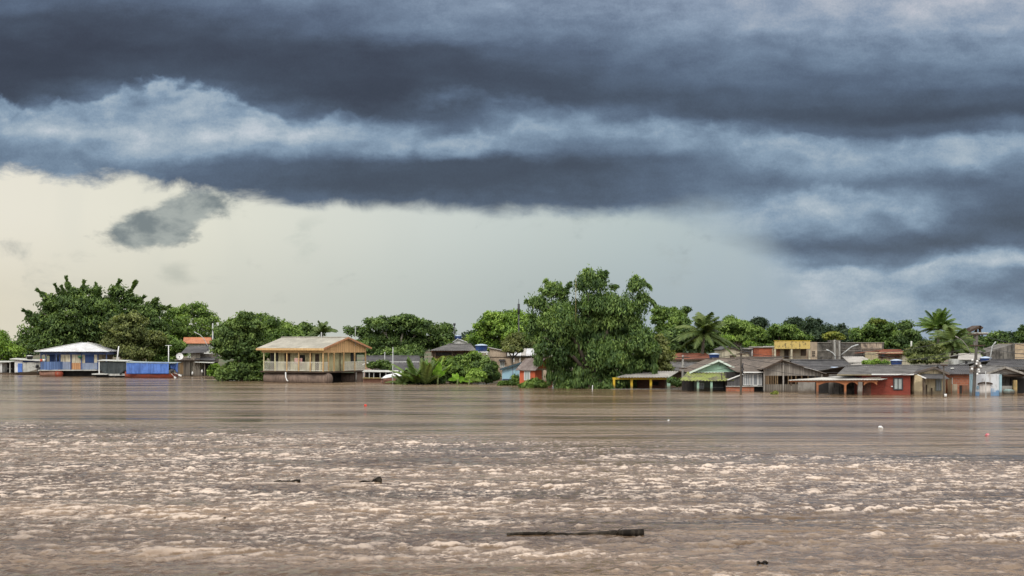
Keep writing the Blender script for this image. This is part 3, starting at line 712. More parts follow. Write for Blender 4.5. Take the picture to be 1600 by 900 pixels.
def blue_house():
    b = Bld('floating_house', 'blue floating house with a white hipped roof', 'house', 119, 187)
    D = 7.5
    # hipped roof
    m = MB(); ze, za = b.z(549), b.z(535.3, D/2)
    xl, xr, xa = b.x(57), b.x(174), b.x(119); yf, yb, ya = -.9, D+.6, D/2
    P = [(xl, yf, ze), (xr, yf, ze), (xr, yb, ze), (xl, yb, ze)]
    a0, a1 = (xa-.35, ya, za), (xa+.35, ya, za)
    m.sheet(a0, a1, P[1], P[0], 0.0, .3, .05, 1); m.sheet(a1, a0, P[3], P[2], 0, .3, .05)
    m.sheet(a0, a0, P[0], P[3], 0, .3, .05); m.sheet(a1, a1, P[2], P[1], 0, .3, .05)
    r = b.part('roof', m, metalw)
    rd = MB()
    for q, a in ((P[0], a0), (P[1], a1), (P[2], a1), (P[3], a0)): rd.tube([Vector(q)+Vector((0, 0, .04)), Vector(a)+Vector((0, 0, .05))], .05, 6)
    rd.build('ridge_cap', pale, r)
    f = MB(); z0, z1 = b.z(554), b.z(549.6)
    f.box(b.x(63), b.x(167.5), -.10, 0, z0, z1).box(b.x(63), b.x(63)+.1, 0, D-.2, z0, z1).box(b.x(167.5)-.1, b.x(167.5), 0, D-.2, z0, z1)
    b.part('fascia', f, blue_p)
    # walls: porch recess on the left third
    b.box('wall', 95, 152.5, 553.5, 577.5, .0, D-.4, cream2); b.box('wall', 88, 95.0, 553.5, 577.5, 1.6, D-.4, cream2)
    b.box('back_wall', 65, 88, 553.5, 577, 3.2, 3.4, blue_d)
    w = b.window(72.5, 87, 555, 566, blue_p, glassd, 3.2, 3, 1, .12)
    b.box('wainscot', 95.2, 110.6, 565.3, 577.3, -.03, -.001, bluegrey); b.box('wainscot', 128.3, 146.5, 567.3, 577.3, -.03, -.001, bluegrey); b.box('wainscot', 147, 152.4, 566.5, 577.3, -.03, -.001, bluegrey)
    b.box('door', 112.2, 126.8, 567, 577.3, -.05, -.001, doorw)
    b.box('shutter', 133, 147, 554, 567, -.06, -.001, blue_d)
    b.box('panel', 92.3, 94.6, 553.6, 577, -.02, 0.2, blue_d)
    for p in (64.2, 72, 88.2, 111.2, 127.5, 166.5, 153.2): b.post(p, 553.8, 578, -.05, .13, blue_d if p in (111.2, 153.2) else blue_p)
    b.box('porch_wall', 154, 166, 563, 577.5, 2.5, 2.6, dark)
    # bowed balustrade
    m = MB(); pts = []
    for i in range(13):
        t = i/12; pts.append((b.x(64+t*34), -.05-.9*sin(pi*t)**.7))
    for i in range(12):
        (xa_, ya_), (xb_, yb_) = pts[i], pts[i+1]
        m.add([(xa_, ya_, b.z(577.6)), (xb_, yb_, b.z(577.6)), (xb_, yb_, b.z(565)), (xa_, ya_, b.z(565)),
               (xa_, ya_+.05, b.z(577.6)), (xb_, yb_+.05, b.z(577.6)), (xb_, yb_+.05, b.z(565)), (xa_, ya_+.05, b.z(565))],
              [(0, 1, 2, 3), (7, 6, 5, 4), (3, 2, 6, 7), (0, 4, 5, 1), (0, 3, 7, 4), (1, 5, 6, 2)])
    b.part('balustrade', m, mplank('blue_balustrade_boards', (.13, .20, .38), (.09, .15, .30), .3, amt=.3))
    m = MB(); m.box(b.x(63), b.x(154), -.9, D, b.z(579), b.z(577.6)).box(b.x(154), b.x(167), .2, D, b.z(579), b.z(577.6)); b.part('deck', m, pale)
    b.box('float', 97, 166, 579, 592, .3, D-.5, dark, None)
    m = MB(); z = b.z(583.5); m.tube([(b.x(64), -.2, z), (b.x(80), -.25, z), (b.x(94), -.3, z)], [.35, .48, .5], 16); b.part('float', m, pinkhull, None, 'faded pinkish red steel float')
    m = MB(); m.tube([(b.x(94), -.3, z), (b.x(94.6), -.75, z)], [.55, .52], 18); b.part('float_end', m, redhull)
    # plants and buoys on the rail
    m = MB(); m.tube([(b.x(126), -.35, b.z(560)), (b.x(126), -.35, b.z(556))], [.18, .3], 8); b.part('hanging_pot', m, mcol('green_pot', (.05, .16, .09), (.04, .12, .07)))
    for p, c in ((66, 1), (70, 0)):
        m = MB(); m.tube([(b.x(p), -.3, b.z(565)), (b.x(p), -.3, b.z(561))], [.16, .22], 8); b.part('pot', m, orang if c else whitec)
blue_house()

def cloth(mb, x0, x1, ztop, zbot, y, bulge=.12, n=24, rows=8, sagf=None, seed=1, th=.02):
    rnd = random.Random(seed); ph = [rnd.uniform(0, 6) for _ in range(6)]
    vs = []
    for back in (0, 1):
        for j in range(rows+1):
            for i in range(n+1):
                t = i/n; s_ = j/rows
                zb = zbot if sagf is None else zbot+sagf(t)
                z = ztop+(zb-ztop)*s_
                yy = y-bulge*s_*(sin(t*21+ph[0]+s_*2)*.5+sin(t*9+ph[1]-s_*3)*.6+sin(t*47+ph[2])*.2)-.25*bulge*s_
                vs.append((x0+(x1-x0)*t, yy+back*th, z))
    W = n+1; T = (rows+1)*W; fs = []
    for j in range(rows):
        for i in range(n):
            q = j*W+i; fs.append((q, q+W, q+W+1, q+1)); fs.append((T+q, T+q+1, T+q+W+1, T+q+W))
    for i in range(n): q = rows*W+i; fs.append((q, T+q, T+q+1, q+1)); fs.append((i, i+1, T+i+1, T+i))
    mb.add(vs, fs, True)

def tarp_boats():
    b = Bld('covered_raft', 'mooring raft hung with a sagging dark grey tarpaulin between blue house and blue tarp', 'raft', 176, 181)
    m = MB(); cloth(m, b.x(156), b.x(198.5), b.z(565), b.z(578), -.02, .16, 26, 8, lambda t: -.75*sin(pi*min(1, t*1.05))**1.0-(.25 if t > .5 else 0)*sin(pi*t), 3)
    b.part('tarpaulin', m, tarpd)
    b.part('roof', MB().sheet((b.x(152), 2.6, b.z(561.6, 2.6)), (b.x(199), 2.6, b.z(562.6, 2.6)), (b.x(199), -.25, b.z(564.2)), (b.x(152.5), -.25, b.z(563.2)), .015, .2, .05), pale)
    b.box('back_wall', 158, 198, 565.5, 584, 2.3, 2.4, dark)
    for p in (155.2, 198.6): b.post(p, 564, 584, -.05, .13, whitec)
    m = MB(); m.box(b.x(145.5), b.x(170), -.6, 2.6, b.z(585.3), b.z(583.6)).box(b.x(170), b.x(199), -.1, 2.6, b.z(587), b.z(584)); b.part('deck', m, pale)
    m = MB(); m.box(b.x(150), b.x(197), .1, 2.4, -.3, b.z(585.5)); b.part('float', m, dark)
    b = Bld('covered_boat', 'long red boat covered all over by a bright blue tarpaulin', 'boat', 232, 179)
    h = b.part('hull', hull_mesh(b.x(273)-b.x(192), 2.2, .62, .32), redhull); h.location = (b.x(192), .9, -.14)
    m = MB(); cloth(m, b.x(198.5), b.x(264.5), b.z(566.3), b.z(584.3), -.28, .07, 40, 10, None, 5); b.part('tarpaulin', m, tarpb)
    m = MB(); cloth(m, b.x(264.6), b.x(277), b.z(567), b.z(578), .3, .22, 12, 8, lambda t: -.9*(t-.55)*(1 if t > .3 else .5), 9); b.part('tarpaulin', m, tarpb)
    b.part('roof', MB().sheet((b.x(197), 2.2, b.z(564, 2.2)), (b.x(277), 2.2, b.z(565.8, 2.2)), (b.x(275), -.3, b.z(567.2)), (b.x(197.5), -.35, b.z(566)), 0, .2, .05, 2, .03), mcol('grey_green_sheet', (.30, .36, .36), (.24, .29, .29), wet=False))
    m = MB(); m.tube([(b.x(267), -.1, b.z(580)), (b.x(271), -.1, b.z(578.5))], [.28, .22], 8).bar((b.x(271), -.1, b.z(580)), (b.x(277), -.3, b.z(590)), .06); b.part('engine', m, steeld)
    for (p0, q0, p1, q1) in ((269.5, 584, 278, 591.5), (274, 582.5, 286, 587)):
        k = empty('oar', (b.x(p0)+PX(232, 179), 178.4, b.z(q0)), 0, None, 'oar')
        k['label'] = 'steep white oar leaning from the stern of the blue covered boat' if p0 < 270 else 'flatter white oar reaching from the blue covered boat towards the shack'
        e = Vector((b.x(p1)-b.x(p0), -.3, b.z(q1)-b.z(q0))); MB().tube([(0, 0, 0), e*.6], .035, 6).build('handle', pale, k)
        MB().bar(e*.6, e, .03, .2).build('blade', whitec, k)
    # masts
    t = empty('mast', (PX(182.6, 182), 182, PZ(563.5, 182)), 0, 'short slanting pale post above the dark tarpaulin raft', 'post')
    MB().tube([(0, 0, 0), (.25, 0, PZ(541, 182)-PZ(563.5, 182))], [.09, .07], 8).build('shaft', whitec, t)
    MB().box(.05, .28, -.1, .1, .1, .45).build('bracket', pale, t)
    t = empty('mast', (PX(263.4, 181), 181, PZ(566, 181)), 0, 'white T-shaped mast standing behind the blue tarpaulin', 'post')
    MB().tube([(0, 0, -.8), (0, 0, PZ(539.5, 181)-PZ(566, 181))], .06, 8).build('shaft', whitec, t)
    MB().bar((-.42, 0, 2.16), (.42, 0, 2.16), .05).build('crossarm', whitec, t)
tarp_boats()

def shack():
    b = Bld('stilt_shack', 'ramshackle grey board shack at the water with dark roofs below an orange roof', 'shack', 305, 187)
    b.box('wall', 276, 297, 562, None, 0, 3, woodp); b.box('wall', 297, 311, 550, None, .4, 3, mplank('pale_boards', (.34, .31, .25), (.24, .21, .17), .2))
    b.box('wall', 311, 334, 553, 566, 1.2, 3.2, woodp)
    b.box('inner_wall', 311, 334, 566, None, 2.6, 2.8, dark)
    b.part('roof', MB().sheet((b.x(284), 3.2, b.z(541, 3)), (b.x(318), 3.2, b.z(541, 3)), (b.x(323), -.2, b.z(550.3)), (b.x(283), -.2, b.z(551.5)), .02, .2, .04, 2, .03), r_dark)
    b.part('roof', MB().sheet((b.x(311), 2.6, b.z(552.5, 2)), (b.x(336), 2.6, b.z(554.5, 2)), (b.x(336), -.3, b.z(563)), (b.x(304), -.3, b.z(561)), .02, .2, .04, 2, .04), r_dark)
    b.part('roof', MB().sheet((b.x(274), 1.2, b.z(560, 1)), (b.x(312), 1.2, b.z(559, 1)), (b.x(313), -.5, b.z(562.3)), (b.x(273.5), -.5, b.z(562.8)), .015, .2, .03), r_brown)
    b.part('awning', MB().sheet((b.x(304), .2, b.z(564)), (b.x(336), .2, b.z(565)), (b.x(335), -.7, b.z(567)), (b.x(306), -.7, b.z(566)), .015, .2, .03), pale)
    for p, q in ((303.5, 556), (288, 563), (276.5, 562), (296, 563), (309, 566), (320, 567), (333, 566)): b.post(p, q, None, -.1, .14, woodp)
    m = MB()
    for i in range(7): m.box(b.x(305+i*1.7), b.x(306.4+i*1.7), -.16, -.12, b.base, b.z(578+(i % 3)*.8))
    b.part('fence_boards', m, woodp)
    b.box('door', 281, 287, 566, 584, -.05, -.005, woodb)
    for p, q in ((301.5, 582), (316.5, 579)):
        m = MB(); m.tube([(b.x(p), -.3, b.z(q+3.5)), (b.x(p), -.3, b.z(q)), (b.x(p), -.3, b.z(q-1.5))], [.11, .12, .05], 8); b.part('bottle_drum', m, whitec)
    b2 = Bld('hillside_house', 'white house with an orange tiled roof behind the grey shack', 'house', 311, 200)
    b2.box('wall', 293, 331, 536, 560, 0, 5, white); b2.window(321, 327, 539, 549, whitec, glassd, -.0, 1)
    b2.roof_front(287, 332, 536.5, 528, 3.2, r_orange, -.6, None, None, .03, pr=(287, 330))
    # dish
    t = empty('satellite_dish', (PX(280.7, 186), 186.0, PZ(562, 186)), 0, 'pale round satellite dish on the roof of the board shack', 'satellite dish')
    m = MB(); n = 20; vs = [(0, .16, 0)]; fs = []
    for r_, y_ in ((.2, .14), (.36, .07), (.46, 0)):
        for k in range(n): vs.append((r_*cos(2*pi*k/n), y_, r_*sin(2*pi*k/n)))
    for k in range(n): fs.append((0, 1+(k+1) % n, 1+k))
    for q in range(2):
        for k in range(n): fs.append((1+q*n+k, 1+q*n+(k+1) % n, 1+(q+1)*n+(k+1) % n, 1+(q+1)*n+k))
    m.add(vs, fs, True); m.build('dish', whitec, t, (0, 0, .45), (R(-12), 0, R(15)))
    MB().tube([(0, .1, 0), (0, .18, .45)], .03, 6).build('mount', steeld, t)
    MB().bar((0, .1, .2), (.05, -.35, .45), .03).box(.0, .1, -.42, -.32, .4, .5).build('feed_arm', steeld, t)
shack()

def yellow_house():
    Y = 155.0; ph = R(60); c_, s_ = cos(ph), sin(ph)
    t = empty('stilt_house', (PX(505, Y), Y, 0), ph, 'big yellow house with a tan roof and lattice verandah on floats', 'house')
    W, L = 8.0, 8.7; ZE, ZR = 3.92, 5.0; ZD = 1.28; zt = 3.36
    def part(n, m, mat, parent=None): return m.build(n, mat, parent or t)
    m = MB(); o = .45
    sl = (ZR-ZE)/(W/2)
    m.sheet((W/2, -o, ZR+.05), (W/2, L+o, ZR+.05), (-o, L+o, ZE-o*sl+.05), (-o, -o, ZE-o*sl+.05), .018, .2, .04, 4, .0)
    m.sheet((W/2, L+o, ZR+.054), (W/2, -o, ZR+.054), (W+o, -o, ZE-o*sl+.05), (W+o, L+o, ZE-o*sl+.05), .018, .2, .04, 4)
    m.tube([(W/2, -o, ZR+.09), (W/2, L+o, ZR+.09)], .07, 6)
    r = part('roof', m, r_tan)
    m = MB(); m.box(-o-.04, -o, -o, L+o, ZE-o*sl-.18, ZE-o*sl+.06)
    m.build('fascia', ochre, r)
    m = MB()
    m.bar((W/2, -o-.03, ZR+.02), (-o, -o-.03, ZE-o*sl+.01), .05, .2); m.bar((W/2, -o-.03, ZR+.02), (W+o, -o-.03, ZE-o*sl+.01), .05, .2)
    m.build('bargeboard', mcol('rust_bargeboard', (.50, .25, .13), (.42, .2, .1), amt=.3), r)
    m = MB(); m.prism_y([(0, zt), (W, zt), (W, ZE), (W/2, ZR), (0, ZE)], 0, .1); part('gable_wall', m, woodo)
    m = MB(); m.prism_y([(0, zt), (W, zt), (W, ZE), (W/2, ZR), (0, ZE)], L-.1, L); part('gable_wall', m, woodo)
    m = MB(); m.box(0, .1, .1, L-.1, zt, ZE-.02); part('frieze', m, ochre); m = MB(); m.box(W-.1, W, .1, L-.1, zt, ZE-.02); part('frieze', m, ochre)
    # ceiling, deck
    part('ceiling', MB().box(.1, W-.1, .1, L-.1, zt+.02, zt+.06), darkw)
    part('deck', MB().box(-.15, W+.1, -.15, L+.1, ZD-.14, ZD), darkw)
    # inner rooms, 1.1 m behind the posts
    iw = 1.1
    part('wall', MB().box(iw, W-.3, iw, L-.3, ZD, zt+.02), limec)
    def dark_open(side, a0, a1, z0, z1, mat=dark, name='door'):
        m = MB()
        if side == 'long': m.box(iw-.04, iw+.01, a0, a1, z0, z1)
        else: m.box(a0, a1, iw-.04, iw+.01, z0, z1)
        return part(name, m, mat)
    def pp(px):       # column -> metres along the long side (perspective)
        X0 = PX(505, Y); q = (px-800)/F; return (X0-q*Y)/(q*c_+s_)
    def gg(px):
        X0 = PX(505, Y); q = (px-800)/F; return (q*Y-X0)/(c_-q*s_)
    dark_open('long', pp(444), pp(435), ZD, 3.25, darkw); dark_open('long', pp(467), pp(458), 2.3, 3.1, dark, 'window'); dark_open('long', pp(489), pp(483), ZD, 3.2, darkw)
    dark_open('long', L-.35, pp(425), ZD, 3.3, dark, 'window')
    dark_open('gable', iw+.02, gg(515), ZD, 3.3, dark); dark_open('gable', gg(560), W-.35, 2.2, 3.3, glassd, 'window')
    dark_open('gable', gg(524), gg(525), ZD, 3.3, darkw, 'batten'); dark_open('gable', gg(543), gg(544), ZD, 3.3, darkw, 'batten'); dark_open('long', pp(478), pp(477), ZD, 3.3, darkw, 'batten'); dark_open('long', pp(457), pp(456), ZD, 3.3, darkw, 'batten')
    # laundry on the verandah
    m = MB(); cloth(m, -.55, .55, 0, -.62, 0, .1, 10, 5, lambda t: -.25*t, 4)
    cl = m.build('laundry', mcol('pink_patterned_cloth', (.60, .30, .27), (.55, .46, .38), dirt=(.25, .08, .08), amt=.5, scale=4, wet=False), None)
    a = Vector((cos(ph)*.35-sin(ph)*pp(463), sin(ph)*.35+cos(ph)*pp(463), 0)); cl.location = (PX(505, Y)+a.x, Y+a.y, 2.75); cl.rotation_euler = (0, 0, ph-pi/2)
    tag(cl, 'pink patterned cloth hung up on the verandah of the yellow house', 'laundry')
    # posts
    for px in (412.5, 430, 448.5, 467, 485, 505): part('post', MB().box(-.06, .06, pp(px)-.06, pp(px)+.06, ZD, zt), ochre if px > 440 else limec)
    for px in (513, 522, 537, 554, 571): part('post', MB().box(min(gg(px), W-.12)-.06, min(gg(px), W-.12)+.06, -.06, .06, ZD, zt), ochre)
    # lattice railing panels
    cols = [412.5, 430, 448.5, 467, 485, 505]; zr0, zr1 = ZD+.1, ZD+1.02
    LSTEP = .24; lat = mcol('pale_lattice', (.70, .68, .58), (.58, .55, .46), amt=.35)
    def lattice(m, fn, a0, a1, step, dirs):
        n = int((a1-a0+zr1-zr0)/step)+1; h = zr1-zr0
        for d in dirs:
            for i in range(n+1):
                s0 = a0-h+i*step
                p0, p1 = (s0, zr0), (s0+h, zr1)
                lo, hi = max(a0, p0[0]), min(a1, p1[0])
                if hi-lo < .05: continue
                q0 = zr0+(lo-s0); q1 = zr0+(hi-s0)
                if d < 0: lo, hi = a0+a1-lo, a0+a1-hi
                m.bar(fn(lo, q0), fn(hi, q1), .02, .045)
        m.bar(fn(a0, zr1), fn(a1, zr1), .06, .07); m.bar(fn(a0, zr0), fn(a1, zr0), .06, .07)
    for i in range(5):
        m = MB(); a0, a1 = pp(cols[i+1])+.06, pp(cols[i])-.06
        lattice(m, lambda a, z: (-.02, a, z), a0, a1, LSTEP, (1,) if i in (0, 4) else (1, -1)); part('lattice_panel', m, lat)
    gc = [505, 513, 537, 554, 571]
    for i in (0, 1, 2, 3):
        if i == 1: continue
        m = MB(); a0, a1 = gg(gc[i])+.06, min(gg(gc[i+1]), W-.12)-.06
        lattice(m, lambda a, z: (a, -.02, z), a0, a1, LSTEP, (1, -1)); part('lattice_panel', m, lat)
    # floats
    hullc = mcol('rusty_brown_float', (.26, .19, .15), (.19, .14, .11), dirt=(.07, .05, .04), amt=.6, wet=False, scale=.7)
    m = MB(); m.tube([(.75, -.3, .45), (.75, .0, .45), (.75, L*.5, .45), (.75, L-.1, .45)], [.60, .68, .68, .64], 20); part('float', m, hullc)
    m = MB(); m.tube([(W-1.1, .6, .42), (W-1.1, L, .42)], [.62, .62], 18); part('float', m, hullc)
    m = MB(); m.box(W-1.6, W-.1, .2, .5, -.6, ZD-.14); part('float_wall', m, hullc)
    m = MB(); m.box(1.7, W-1.8, 2.2, L-.4, -.3, ZD-.14); part('under_shade', m, dark)  # dark box: shade of the gap under the deck put into its colour
    for px in (556,): part('pile', MB().box(gg(px)-.06, gg(px)+.06, -.1, .02, -1.5, ZD), pole_m)
    m = MB(); m.tube([(-.3, pp(449), ZD-.1), (-.32, pp(449.5), .6), (-.5, pp(453), .25), (-.55, pp(455), .2)], .07, 8); part('drain_pipe', m, whitec)
    for px, py0, py1, r_ in ((555, 510, 533, .035), (502, 519, 529, .06)):
        t2 = empty('antenna_mast', (PX(px, 160), 160, PZ(py1+1, 160)), 0, 'thin antenna mast above the right slope of the yellow house' if px > 520 else 'short pale vent pipe rising behind the ridge of the yellow house', 'mast' if px > 520 else 'vent pipe')
        h = PZ(py0, 160)-PZ(py1+1, 160); MB().tube([(0, 0, -.5), (.02, 0, h)], r_, 6).build('shaft', steel, t2)
        if px > 520: MB().bar((-.25, 0, h*.93), (.25, 0, h*.93), .02).bar((-.15, 0, h*.85), (.15, 0, h*.85), .02).build('crossarm', steel, t2)
    # things on the verandah
    for px, mat, lab in ((526, tankb, 'small dark blue drum'), (541, white, 'small white bucket'), (481, white, 'white bottle standing')):
        pass
yellow_house()
# ------------------------------------------------------------------ between the yellow house and the great tree
def middle():
    b = Bld('neighbour_house', 'long low house with two dark grey roof slopes right behind the yellow house', 'house', 612, 176)
    b.box('wall', 572, 650, 565, None, .3, 6, sooty)
    b.roof_front(566, 660, 565.3, 556.5, 3.2, r_dark, -.4, None, None, .02, pr=(572, 655))
    b2 = Bld('lean_to', 'dark slope-roofed lean-to with a white top edge, behind the pale boat canopy', 'lean-to', 626, 168)
    b2.part('roof', MB().sheet((b2.x(600), 2.6, b2.z(565.8, 2.6)), (b2.x(652), 2.6, b2.z(565.8, 2.6)), (b2.x(656), -.3, b2.z(580)), (b2.x(606), -.3, b2.z(580)), .02, .2, .04, 2), r_dark)
    b2.part('ridge_trim', MB().box(b2.x(598), b2.x(653), 2.6, 2.7, b2.z(566.2, 2.6), b2.z(565.0, 2.6)), whitec)
    b2.box('wall', 608, 652, 579.5, None, 0, 2.4, dark)
    b = Bld('small_house', 'tiny pale pink gabled house glimpsed beside the yellow house', 'house', 575, 170)
    b.gable(569, 581, 573, 569, 571.5, 565.8, 3, mcol('pale_pink_plaster', (.60, .46, .42), (.52, .40, .36)), r_lite, .25, .2, whitec)
    b.box('door', 571.5, 575, 569.5, 576, -.03, 0, mcol('pink_door', (.5, .28, .28), (.42, .24, .24)))
    b = Bld('covered_float', 'low covered jetty float with open sides right of the yellow house', 'jetty', 592, 158)
    b.part('roof', MB().sheet((b.x(566), 2.4, b.z(578, 2)), (b.x(620), 2.4, b.z(578.6, 2)), (b.x(622), -.2, b.z(581)), (b.x(566), -.2, b.z(580.5)), .015, .2, .05), pale)
    for p in (568, 577, 584, 594, 603, 619): b.post(p, 580.8, 592, .0, .08, steel)
    m = MB(); m.box(b.x(566), b.x(598), -.3, 2.2, b.z(591.2), b.z(590)); b.part('deck', m, mcol('ochre_deck', (.34, .27, .12), (.28, .22, .10)))
    b.box('float', 567, 618, 591.2, 600, .2, 2.2, pinkhull)
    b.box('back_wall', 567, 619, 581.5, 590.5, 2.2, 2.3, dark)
    b.box('seat', 570, 583, 586.8, 588, .6, 1.0, dark)
    b = Bld('moored_boat', 'small flat boat under a pale peaked canopy beside the palm clump', 'boat', 618, 155)
    m = MB(); m.sheet((b.x(628), 1.0, b.z(579.8, 1)), (b.x(643), .8, b.z(583.4, 1)), (b.x(641), -1.2, b.z(585)), (b.x(597), -1.2, b.z(590.8)), 0, .2, .04, 3)
    m.sheet((b.x(630), 1.05, b.z(580, 1)), (b.x(600), 2.6, b.z(586, 2)), (b.x(597), -1.15, b.z(590.7)), (b.x(626), 1.0, b.z(580, 1)), 0, .2, .03, 1)
    b.part('canopy', m, whitec); h = b.part('hull', hull_mesh(b.x(641)-b.x(596), 1.6, .35, .1), pinkhull); h.location = (b.x(596), -.2, -.08)
    for p in (598.5, 620, 639): b.post(p, 588 if p < 610 else 584, 598, -.9, .06, steeld)
    for px, q0, q1, Y, lab, mt in ((613.6, 542.5, 606, 153, 'tall thin pale pole in the water beside the palm clump', steel), (601, 550, 567, 170, 'short pale pole above the grey roofs behind the yellow house', steel)):
        t = empty('pole', (PX(px, Y), Y, PZ(q1, Y)), 0, lab, 'pole')
        MB().tube([(0, 0, -1.5 if Y < 160 else -.4), (.02, 0, PZ(q0, Y)-PZ(q1, Y))], [.065, .05], 8).build('shaft', mt, t)
        MB().box(-.09, .09, -.09, .09, (PZ(q0, Y)-PZ(q1, Y))*.86, (PZ(q0, Y)-PZ(q1, Y))*.88).build('bracket', mt, t)
    # brown timber house with grey roof
    b = Bld('timber_house', 'brown timber house with a grey roof behind the green bushes', 'house', 712, 165)
    b.box('wall', 674, 744, 547.5, 556, 0, 6, darkw); b.box('lower_wall', 676, 744, 556, None, .3, 6, woodb)
    b.box('opening_shade', 681, 706, 551, 555.5, -.03, 0, dark, None); b.box('opening_shade', 709, 739, 555.5, 560.5, .2, .3, dark)  # flat dark sheets paint the shade inside the openings
    b.box('beam', 674, 744, 548, 549.6, -.25, -.05, mcol('red_brown_beam', (.22, .09, .05), (.16, .07, .04)))
    b.roof_front(672, 746, 547.6, 538, 4, r_grey, -.8, None, None, .03, pr=(700, 736)); 
    for p in (680, 707, 743): b.post(p, 549, 566, -.3, .14, darkw)
    b = Bld('upper_house', 'small white building with a gabled top rising behind the grey roof', 'house', 722, 185)
    b.gable(709, 737, 715, 534, 538, 530, 5, white, metalw, .3, .2, None, 0.015, qb=560)
    tank(716, 523.6, 530.2, 186.5, 11, 'flat dark blue water tank standing on the small white building')
    t = empty('antenna_mast', (PX(710, 188), 188, PZ(536, 188)), 0, 'dark latticed antenna mast beside the small white building', 'antenna')
    h = PZ(505, 188)-PZ(536, 188); MB().tube([(0, 0, -1), (0, 0, h)], .06, 6).build('shaft', steeld, t)
    MB().tube([(0, 0, h*.88), (0, 0, h)], .17, 8).build('radome', steeld, t)
    MB().bar((-.35, 0, h*.55), (.3, 0, h*.55), .05).bar((-.25, 0, h*.45), (.38, 0, h*.5), .05).build('crossarm', steeld, t)
    # tank tower
    tank(752, 537.5, 549.2, 158, 19.5, 'large blue water tank on a white framed stand above the bushes', 'water_tank', tankb, tankl, 575)
    # beige warehouse
    b = Bld('plaster_building', 'beige plastered building with a sloping roof line behind the slender tree', 'building', 785, 160)
    b.part('wall', MB().prism_y([(b.x(765), b.base), (b.x(801), b.base), (b.x(801), b.z(551)), (b.x(765), b.z(544))], 0, 5), beige)
    b.part('roof', MB().sheet((b.x(762), -.25, b.z(542.5)), (b.x(762), 5.2, b.z(542.5)), (b.x(802), 5.2, b.z(550.5)), (b.x(802), -.25, b.z(550.5)), 0, .2, .06), r_lite)
    b.window(781, 788.5, 564, 574, whitec, glassl, 0, 2, 1, .06)
    b.part('awning', MB().sheet((b.x(779.5), 0, b.z(561.5)), (b.x(789), 0, b.z(561.5)), (b.x(789.5), -.5, b.z(564)), (b.x(779), -.5, b.z(564)), .0, .2, .03), steeld)
    b.box('string_course', 765.2, 800.8, 557.6, 558.4, -.05, 0, darkw); b.box('grille', 790.5, 798.5, 550.5, 559, -.08, 0, darkw)
    b = Bld('white_roof_building', 'long tan building under a bright white metal roof behind the blue and orange houses', 'building', 825, 156)
    b.box('wall', 801, 858, 556.5, None, .2, 7, beige); b.box('lintel', 801, 856, 556.6, 558.6, .05, .2, darkw)
    zr, ze = b.z(544.5, 4), b.z(555.5)
    sheets = []
    for i in range(9):
        p = 794+i*7.2
        m = MB().sheet((b.xd(p, 4), 4, zr+.02*(i % 2)), (b.xd(p+7.0, 4), 4, zr+.02*(i % 2)), (b.x(p-1.5+7.0), -.4, ze+.02*(i % 2)), (b.x(p-1.5), -.4, ze+.02*(i % 2)), .02, .22, .04)
        b.part('roof_sheet', m, metalw if i % 3 else r_lite)
    b.part('roof', MB().sheet((b.xd(792, 4), 4, zr-.1), (b.xd(860, 4), 4, zr-.1), (b.x(858), -.3, ze-.1), (b.x(792), -.3, ze-.1), .0, .2, .05), r_grey)
    for p in (803, 812.5, 830, 846): b.post(p, 556, 566, -.1, .07, whitec, 'downpipe')
    t = empty('antenna_mast', (PX(810.5, 172), 172, PZ(510, 172)), 0, 'dark slim antenna mast rising above the trees left of the great tree', 'antenna')
    z1 = PZ(467, 172)-PZ(510, 172); MB().tube([(0, 0, -5.5), (0, 0, z1*.45)], .09, 8).build('shaft', steeld, t); 
    MB().tube([(0, 0, z1*.45), (0, 0, z1*.82)], .15, 8).build('panel_antenna', steeld, t); MB().tube([(0, 0, z1*.82), (0, 0, z1)], .03, 6).build('tip', steeld, t)
    MB().bar((-.3, 0, z1*.45), (.1, 0, z1*.5), .06).build('bracket', steeld, t)
    # light blue house
    b = Bld('flooded_house', 'light blue house with a mono-pitch roof next to the orange house', 'house', 798, 147)
    b.part('wall', MB().prism_y([(b.x(784.5), b.base), (b.x(812.6), b.base), (b.x(812.6), b.z(568.5)), (b.x(784.5), b.z(577))], 0, 5), skyb)
    b.part('roof', MB().sheet((b.x(834), -.3, b.z(561)), (b.x(834), 5, b.z(561)), (b.x(781), 5, b.z(577.2)), (b.x(781), -.3, b.z(577.2)), .02, .2, .05, 3), r_dark)
    b.part('bargeboard', MB().bar((b.x(781), -.33, b.z(577.6)), (b.x(834), -.33, b.z(561.4)), .04, .16), mcol('dark_teal_trim', (.05, .10, .13), (.04, .08, .10)))
    b.box('door', 800.5, 801.6, 573, None, -.03, 0, bluegrey, None)
    b.box('plinth', 785, 812, 592, None, -.04, 0, mcol('navy_plinth', (.06, .08, .13), (.05, .06, .1)))
    # orange house, turned so that a corner faces the river
    Y = 141.0; ph = R(48); t = empty('corner_house', (PX(836, Y), Y, 0), ph, 'orange-red house with a grey striped roof and porch beside the great tree', 'house')
    k = Y/F; L = 24*k/sin(ph); W = 26*k/cos(ph); ze = PZ(576, Y); zr = PZ(561, Y+W/2*sin(ph))
    def part(n, m, mat, parent=None): return m.build(n, mat, parent or t)
    part('wall', MB().box(0, W*.42, 0, L, -1.6, ze), orang)
    m = MB(); m.prism_y([(0, ze), (W, ze), (W/2, zr)], .0, .15); part('gable_wall', m, orang)
    m = MB(); o = .3; sl = (zr-ze)/(W/2)
    m.sheet((W/2, -o, zr+.05), (W/2, L+o, zr+.05), (-o, L+o, ze-o*sl+.05), (-o, -o, ze-o*sl+.05), .025, .2, .04, 3)
